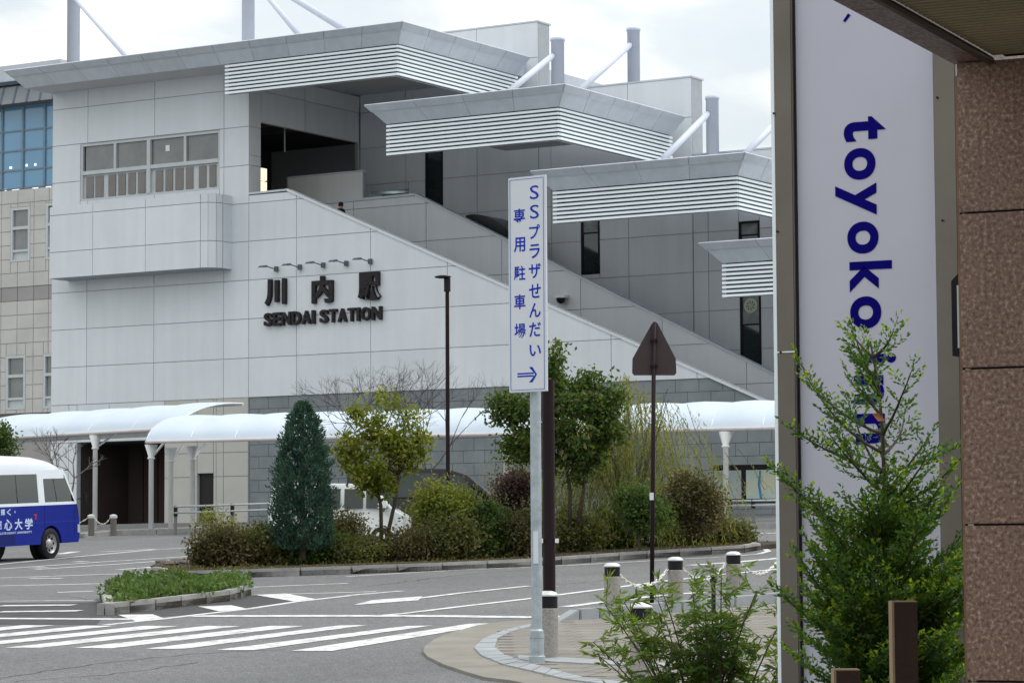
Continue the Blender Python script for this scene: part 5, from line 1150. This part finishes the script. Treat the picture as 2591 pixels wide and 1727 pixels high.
# willow: hanging strands
def willow():
    y = 63.5; s = y/FPX; root = at(1590, 1320, y); t = thing('willow_tree', 'pale yellow green weeping willow right of the dark green tree', 'tree', root)
    pts = []; dirs = []; tw = MB()
    for k in range(760):
        u = 1550+random.gauss(0, 112); v = 1000+abs(u-1580)*.5+random.uniform(-60, 190); ln = random.uniform(.9, 2.1)
        p = at(u, v, y+random.uniform(-1, 1)); dx = (u-1590)/100*.25; sway = random.uniform(-.15, .15)
        m_ = int(ln/.045); z0 = p.z
        for i in range(m_):
            f = i/m_; q = (p.x+dx*(1-(1-f)**2)+sway*f+random.uniform(-.02, .02), p.y, z0-ln*f)
            if q[2] < gz(q[0], y)+.15: break
            pts.append(q); dirs.append((random.uniform(-.6, .6), random.uniform(-.5, .5), -1))
        if k % 9 == 0: tw.tube([(p.x, p.y, z0), (p.x+dx*.5, p.y, z0-ln*.4), (p.x+dx+sway, p.y, z0-ln*.8)], .006, 4)
    quads_obj('foliage', leaf_quads(np.array(pts), .10, .22, dirs=np.array(dirs), jit=.3), Mwillow, t)
    tw.build('hanging_twigs', M_barkg, t, kind='stuff'); tw = MB()
    for k in range(9):
        e = at(1590+random.gauss(0, 70), 1010+random.uniform(-30, 60), y+random.uniform(-.6, .6)); tw.tube([root-Vector((0, 0, .3)), root.lerp(e, .5), e], [.06, .04, .008], 6)
    tw.build('trunk', M_barkg, t, smooth=True)
willow()
shrub('shrub', 'bright yellow green bushy shrub in front of the black minivan', 1128, 60, 1228, 1335, 84, Mgold, 3600, .085, ncl=38, sp=.16)
shrub('shrub', 'purple brown leafy shrub left of the galvanised sign pole', 1305, 61.5, 1180, 1310, 48, Mpurple, 3200, .07, ncl=30, sp=.12)
shrub('shrub', 'rust brown leafy shrub near the right end of the planted island', 1755, 61, 1190, 1360, 80, Mrusty, 4200, .08, ncl=44, sp=.14, zbase=2.5)
shrub('shrub', 'dark green bush in front of the willow', 1620, 59.8, 1230, 1350, 62, Mgreen, 4200, .07, ncl=26)
shrub('shrub', 'rusty small leaved shrub right of the conifer base', 870, 60.5, 1300, 1400, 50, Mrusty, 3500, .06, ncl=24)
# low spreading shrubs along the kerb, each a plant of its own
low_ = [(560, 1345, 1445, 75, Mrusty, 'low rusty spreading shrub at the left tip of the planted island'), (660, 1330, 1440, 75, Molive, 'low olive spreading shrub before the foot of the conifer, left side'),
        (790, 1360, 1435, 80, Mgreen, 'low green shrub spilling over the kerb before the conifer'), (905, 1375, 1432, 85, Molive, 'low olive shrub in front of the white car'),
        (1020, 1350, 1428, 85, Mrusty, 'low rust tinged shrub between the white car and the golden shrub'), (1130, 1310, 1425, 85, Molive, 'low olive shrub beneath the golden shrub'),
        (1230, 1270, 1420, 75, Mgreen, 'green spreading shrub below the purple shrub'), (1330, 1300, 1418, 70, Mrusty, 'low brownish shrub directly behind the sign pole'),
        (1440, 1290, 1405, 85, Molive, 'low olive shrub under the two thin tree trunks'), (1545, 1290, 1395, 80, Mgreen, 'green spreading shrub left of the triangular sign pole'),
        (1660, 1285, 1390, 75, Mgreen, 'green low shrub right of the triangular sign pole'), (1780, 1310, 1385, 70, Molive, 'low olive shrub near the right tip of the island'), (1855, 1335, 1382, 45, Molive, 'trailing low shrub at the right tip of the island')]
for i, (u, v0, v1, hw, m, lb_) in enumerate(low_):
    y = G(u, v1+8).y+1.6
    shrub('low_shrub', lb_, u, y, v0, v1-2, hw*1.12, m, 4000, .078, ncl=32, sp=.14, group='low shrubs along the island kerb', up=.6)
# scattered trailing twigs form a continuous ground cover
P = []
for k in range(9000):
    i = random.randrange(len(IF)-2); a = IF[i].lerp(IF[i+1], random.random()); P.append((a.x, a.y+.25+random.random()**1.3*3.5, a.z+.10+abs(random.gauss(0, .05))))
go = quads_obj('ground_cover', leaf_quads(np.array(P), .07, .4, .5), Mrusty, None, 'stuff'); tag(go, 'low leafy ground cover on the planted island', 'ground cover')
# rocks on the bed edge
rocks = [(415, 1440, .30, .1), (470, 1437, .42, .11), (530, 1430, .32, .17), (575, 1436, .25, .10), (1140, 1420, .25, .14), (1210, 1417, .28, .13), (1265, 1412, .3, .15), (1530, 1393, .42, .17), (1590, 1390, .28, .13), (1655, 1386, .28, .14), (1790, 1372, .36, .15), (1850, 1372, .2, .1)]
rl = ['flat brown rock at the very left tip of the island', 'long flat brown rock, second from the island left tip', 'taller brown rock, third from the island left tip', 'small dark rock beside the left rusty shrub', 'small dark rock below the golden shrub', 'dark rock below the purple shrub, left of the next one', 'dark rock just left of the sign pole on the island kerb', 'largest grey rock left of the triangular sign pole', 'grey rock directly left of the triangular sign pole', 'grey rock directly right of the triangular sign pole', 'pale grey rock near the island right tip', 'small rock at the island right tip']
for (u, v, w, h), lb_ in zip(rocks, rl):
    p = G(u, v+3)+Vector((0, .45, .08)); bm = bmesh.new(); bmesh.ops.create_icosphere(bm, subdivisions=3, radius=1)
    sd0 = random.random()*50
    for v_ in bm.verts:
        n_ = mnoise.noise(v_.co*1.3+Vector((sd0, 0, 0)))*.45+mnoise.noise(v_.co*3.1+Vector((sd0, 5, 0)))*.2; v_.co *= 1+n_
        v_.co = Vector((v_.co.x*w, v_.co.y*.25, v_.co.z*h))
    me = bpy.data.meshes.new('rock'); bm.to_mesh(me); bm.free(); me.materials.append(M_rock); o = bpy.data.objects.new('rock', me); COL.objects.link(o); o.location = p+Vector((0, 0, h*.4)); tag(o, lb_, 'rock', 'rocks edging the planted island')
# small planter planting
def in_poly_pts(poly, n, z):
    xs = [p.x for p in poly]; ys_ = [p.y for p in poly]; o = []
    while len(o) < n:
        x, y = random.uniform(min(xs), max(xs)), random.uniform(min(ys_), max(ys_))
        if inside((x, y), [(p.x, p.y) for p in poly]): o.append((x, y))
    return o
PP = []
_q = SF[1:]+SB; _c = sum(_q, Vector())/len(_q); cl = in_poly_pts([_c+(p_-_c)*.86 for p_ in _q], 90, 0)
for k in range(16000):
    x, y = random.choice(cl); hh = .22+.2*mnoise.noise(Vector((x*1.1, y*.7, 3))); q_ = unit(rng.normal(size=3)); x += q_[0]*.24; y += q_[1]*.3; PP.append((x, y, gz(x, y)+.1+max(0, hh*(.55+.6*q_[2]))))
go = quads_obj('planter_greenery', leaf_quads(np.array(PP), .045, .6, dirs=np.tile([0, 0, 1.], (16000, 1)), jit=1.6), Mgrass, None, 'stuff'); tag(go, 'dense green creeping plants filling the small kerbed traffic island', 'ground cover')
# trailing clump over the kerb
for (x_, y_) in ((1075, 470), (1235, 420)):
    g0 = G(*q5((x_, y_))[0]); n = 700
    P = np.array([(g0.x+random.gauss(0, .1), g0.y+random.gauss(0, .12)+.15, g0.z+.05+random.random()*.22) for _ in range(n)])
    o = quads_obj('trailing_plant', leaf_quads(P, .05, .35), Mgrass, None, 'stuff'); tag(o, 'green plant trailing over the kerb of the small island, '+('left of the two' if x_ == 1075 else 'right of the two'), 'plant')
# wispy yellow plant by the handrail
shrub('wispy_shrub', 'thin wispy yellow green plant in front of the handrail by the entrance', 545, 86, 1292, 1352, 55, Mwillow, 500, .07, ncl=16, sp=.14, zbase=gz(-9, 86))
# bare trees
def bare(label, pts, y, r0, n, up_, seed, root_v, m=M_barkg):
    rd = random.Random(seed); root = at(pts[0], root_v, y); t = thing('bare_tree', label, 'tree', root); b = MB()
    def grow(p, d, ln, r, lev):
        q = p+d*ln; mid = p.lerp(q, .5)+Vector((rd.gauss(0, .04), rd.gauss(0, .04), rd.gauss(0, .03)))*ln
        b.tube([p, mid, q], [r, r*.85, r*.65], 6 if lev < 2 else 4)
        if lev >= 5: return
        for k in range(n):
            nd = (d+Vector((rd.gauss(0, .55), rd.gauss(0, .35), rd.gauss(.08, .3)))).normalized(); grow(q, nd, ln*rd.uniform(.6, .85), r*.6, lev+1)
    grow(root, Vector((0, 0, 1)), up_, r0, 0); b.build('branches', m, t); return t
bare('bare grey brown tree without leaves behind the minibus front', (178,), 90, .07, 3, .95, 5, 1335)
M_pt = mat('purple_twig', (.075, .06, .07), .9, .2, 6)
bare('leafless purplish tree rising behind the yellow green maple', (985,), 78, .045, 3, 1.6, 11, 1330, M_pt)
bare('leafless twiggy tree rising behind the conifer top', (880,), 80, .04, 3, 1.45, 4, 1320, M_pt)
bare('leafless twiggy tree left of the street lamp', (1080,), 79, .035, 3, 1.35, 9, 1325, M_pt)
tree('green leafy tree cut off by the left edge above the minibus', -10, 84, 1130, 55, 50, Mgreen, 5000, .1, 1330, [(-12, -8, 1170)], ncl=24, sp=.16)
# ---- foreground feathery conifer
def cypress():
    y0 = 13.0; s = y0/FPX; top = at(2206, 862, y0); basez = gz(1.6, y0)
    bx_ = at(2248, 1600, y0).x; t = thing('feathery_conifer', 'young feathery conifer in front of the hotel sign', 'tree', (bx_, y0, basez))
    H_ = top.z-basez; leaves, dl, tips, dt = [], [], [], []; w = MB()
    def trunk(f): return Vector((bx_-.012*f+(top.x-bx_)*f**9+.010*math.sin(f*9), y0, basez+H_*f))
    w.tube([trunk(k/12) for k in range(13)], [.028*(1-k/12.5)+.003 for k in range(13)], 8)
    rd = random.Random(3)
    def radius(f):
        v = 1402-(basez+H_*f-EYE)/s; D = v/1.1016
        return float(np.interp(D, [748, 790, 840, 900, 960, 1040, 1150, 1250, 1400, 1560, 1900], [.03, .11, .18, .27, .33, .50, .50, .46, .44, .42, .40]))
    def spray(p, d, ln, tipf):
        # flattened frond: central axis with alternating short twigs, each a row of scale leaves
        side = d.cross(Vector((rd.gauss(0, .4), rd.gauss(0, .4), 1))).normalized()
        n = max(3, int(ln/.016))
        for i in range(n):
            f = i/n; q = p+d*(ln*f)+Vector((0, 0, .02*f*f)); tl = .055*(1-.55*f)*min(1, .5+f*2)*rd.uniform(.7, 1.15)
            sg_ = 1 if i % 2 else -1; td = (d*.75+side*sg_*.75+Vector((0, 0, .15))).normalized(); m_ = max(2, int(tl/.009))
            for j in range(m_):
                a = q+td*(tl*j/m_); tgt = (tips, dt) if (tipf and (f > .62 or j/m_ > .75)) else (leaves, dl)
                tgt[0].append(tuple(a)); tgt[1].append(tuple(td+side*rd.uniform(-.7, .7)))
            leaves.append(tuple(q)); dl.append(tuple(d))
    f = .18
    while f < .985:
        n = 2 if f > .8 else (3 if f > .55 else 4); R_ = radius(f)
        for k in range(n):
            az = rd.uniform(0, 2*PI); ln = R_*rd.uniform(.4, 1.2)
            if f < .75 and math.cos(az) < -.6 and rd.random() < .35: ln *= 1.2
            el = rd.uniform(.15, .6) if f < .85 else rd.uniform(.4, .9)
            d = Vector((math.cos(az)*math.cos(el), math.sin(az)*math.cos(el), math.sin(el))); p0 = trunk(f); pts = [p0]
            m_ = 6; cur = p0; dd = d.copy()
            for i in range(m_): dd = (dd+Vector((rd.gauss(0, .06), rd.gauss(0, .06), .09))).normalized(); cur = cur+dd*(ln/m_); pts.append(cur)
            w.tube(pts, [.007*(1-i/(m_+1))+.0015 for i in range(m_+1)], 5)
            nb_ = max(3, int(ln/(.027 if f < .66 else .062)))
            bright = rd.random() < .8
            for i in range(nb_):
                g_ = .22+.78*i/nb_; j = min(m_-1, int(g_*m_)); fr_ = g_*m_-j; q = pts[j].lerp(pts[j+1], fr_); ax_ = (pts[j+1]-pts[j]).normalized()
                sdv = ax_.cross(Vector((0, 0, 1))).normalized()*(1 if i % 2 else -1)
                sd_l = (ax_*.8+sdv*.8+Vector((0, 0, rd.uniform(-.1, .35)))).normalized(); spray(q, sd_l, .19*(1-.5*g_)*rd.uniform(.7, 1.2)*min(1, ln/.25+.35), bright and g_ > .45)
            spray(pts[-1], (pts[-1]-pts[-2]).normalized(), .09, bright)
        f += .0075 if f < .52 else (.014 if f < .66 else .034)
    spray(trunk(.965), Vector((0, 0, 1)), .08, False)
    w.build('trunk', M_bark, t, smooth=True)
    quads_obj('foliage', leaf_quads(np.array(leaves), .024, .5, dirs=np.array(dl), jit=.3), Mcyp, t)
    quads_obj('foliage_tips', leaf_quads(np.array(tips), .025, .55, dirs=np.array(dt), jit=.3), Mcypt, t)
    p = trunk(.865)+Vector((-.02, -.05, 0)); q = [(p.x-.03, p.y, p.z+.015), (p.x-.005, p.y-.01, p.z-.02), (p.x+.03, p.y, p.z-.015), (p.x, p.y, p.z+.02)]
    MB().poly(q).build('dead_leaf', mat('dead_leaf', (.35, .14, .06), .7), t, flip=False)
    return len(leaves)+len(tips)
nc = cypress()
# ---- nandina-like shrub in the foreground
def nandina(label, uc, y, v_top, u0, u1, nst, seed):
    rd = random.Random(seed); s = y/FPX; bx_ = at(uc, 1700, y).x; zg = gz(bx_, y); t = thing('bamboo_leaf_shrub', label, 'shrub', (bx_, y, zg)); w = MB(); L_p, L_d = [], []
    ztop = at(uc, v_top, y).z; xl, xr_ = at(u0, 1600, y).x, at(u1, 1600, y).x
    for k in range(nst):
        ex = rd.uniform(xl, xr_); f = abs((ex-(xl*.35+xr_*.65)))/(xr_-xl); ez = ztop-(ztop-zg)*(.22*f+rd.random()**1.1*.38); ey = y+rd.gauss(0, .16)
        p0 = Vector((bx_+rd.gauss(0, .05), y+rd.gauss(0, .05), zg)); e = Vector((ex, ey, ez)); mid = p0.lerp(e, .55)+Vector((-(ex-bx_)*.22, 0, .12)); pts = []
        for i in range(9): a = i/8; pts.append(p0*(1-a)**2+mid*2*a*(1-a)+e*a*a)
        w.tube(pts, [.007*(1-i/10)+.0012 for i in range(9)], 5)
        for i in range(3, 9):
            for _ in range(4):
                d = Vector((rd.gauss(0, 1), rd.gauss(0, .8), rd.gauss(.25, .45))).normalized(); q = pts[i]; ln = rd.uniform(.07, .18); q2 = q+d*ln
                w.tube([q, q2], .0012, 4)
                for j in range(5):
                    c_ = q.lerp(q2, .35+.65*j/4)
                    for s_ in (-1, 1):
                        ld = (d*.6+d.cross(Vector((0, 0, 1)))*s_*rd.uniform(.4, 1)+Vector((0, 0, rd.uniform(-.55, .25)))).normalized(); L_p.append(tuple(c_)); L_d.append(tuple(ld))
                for _ in range(2): L_p.append(tuple(q2)); L_d.append(tuple(d+Vector((rd.gauss(0, .4), rd.gauss(0, .4), rd.gauss(-.1, .3)))))
    w.build('stems', M_bark, t); quads_obj('foliage', leaf_quads(np.array(L_p), .060, .22, dirs=np.array(L_d), jit=.22), Mnand, t)
nandina('feathery green bamboo leaved shrub in the foreground below the bollards', 1800, 15.5, 1440, 1480, 2030, 38, 2)
nandina('small dark leafy shrub at the foot of the hotel sign by the granite pier', 2330, 13.6, 1600, 2180, 2430, 26, 8)
print('cypress leaves', nc, 'objects', len(bpy.data.objects))
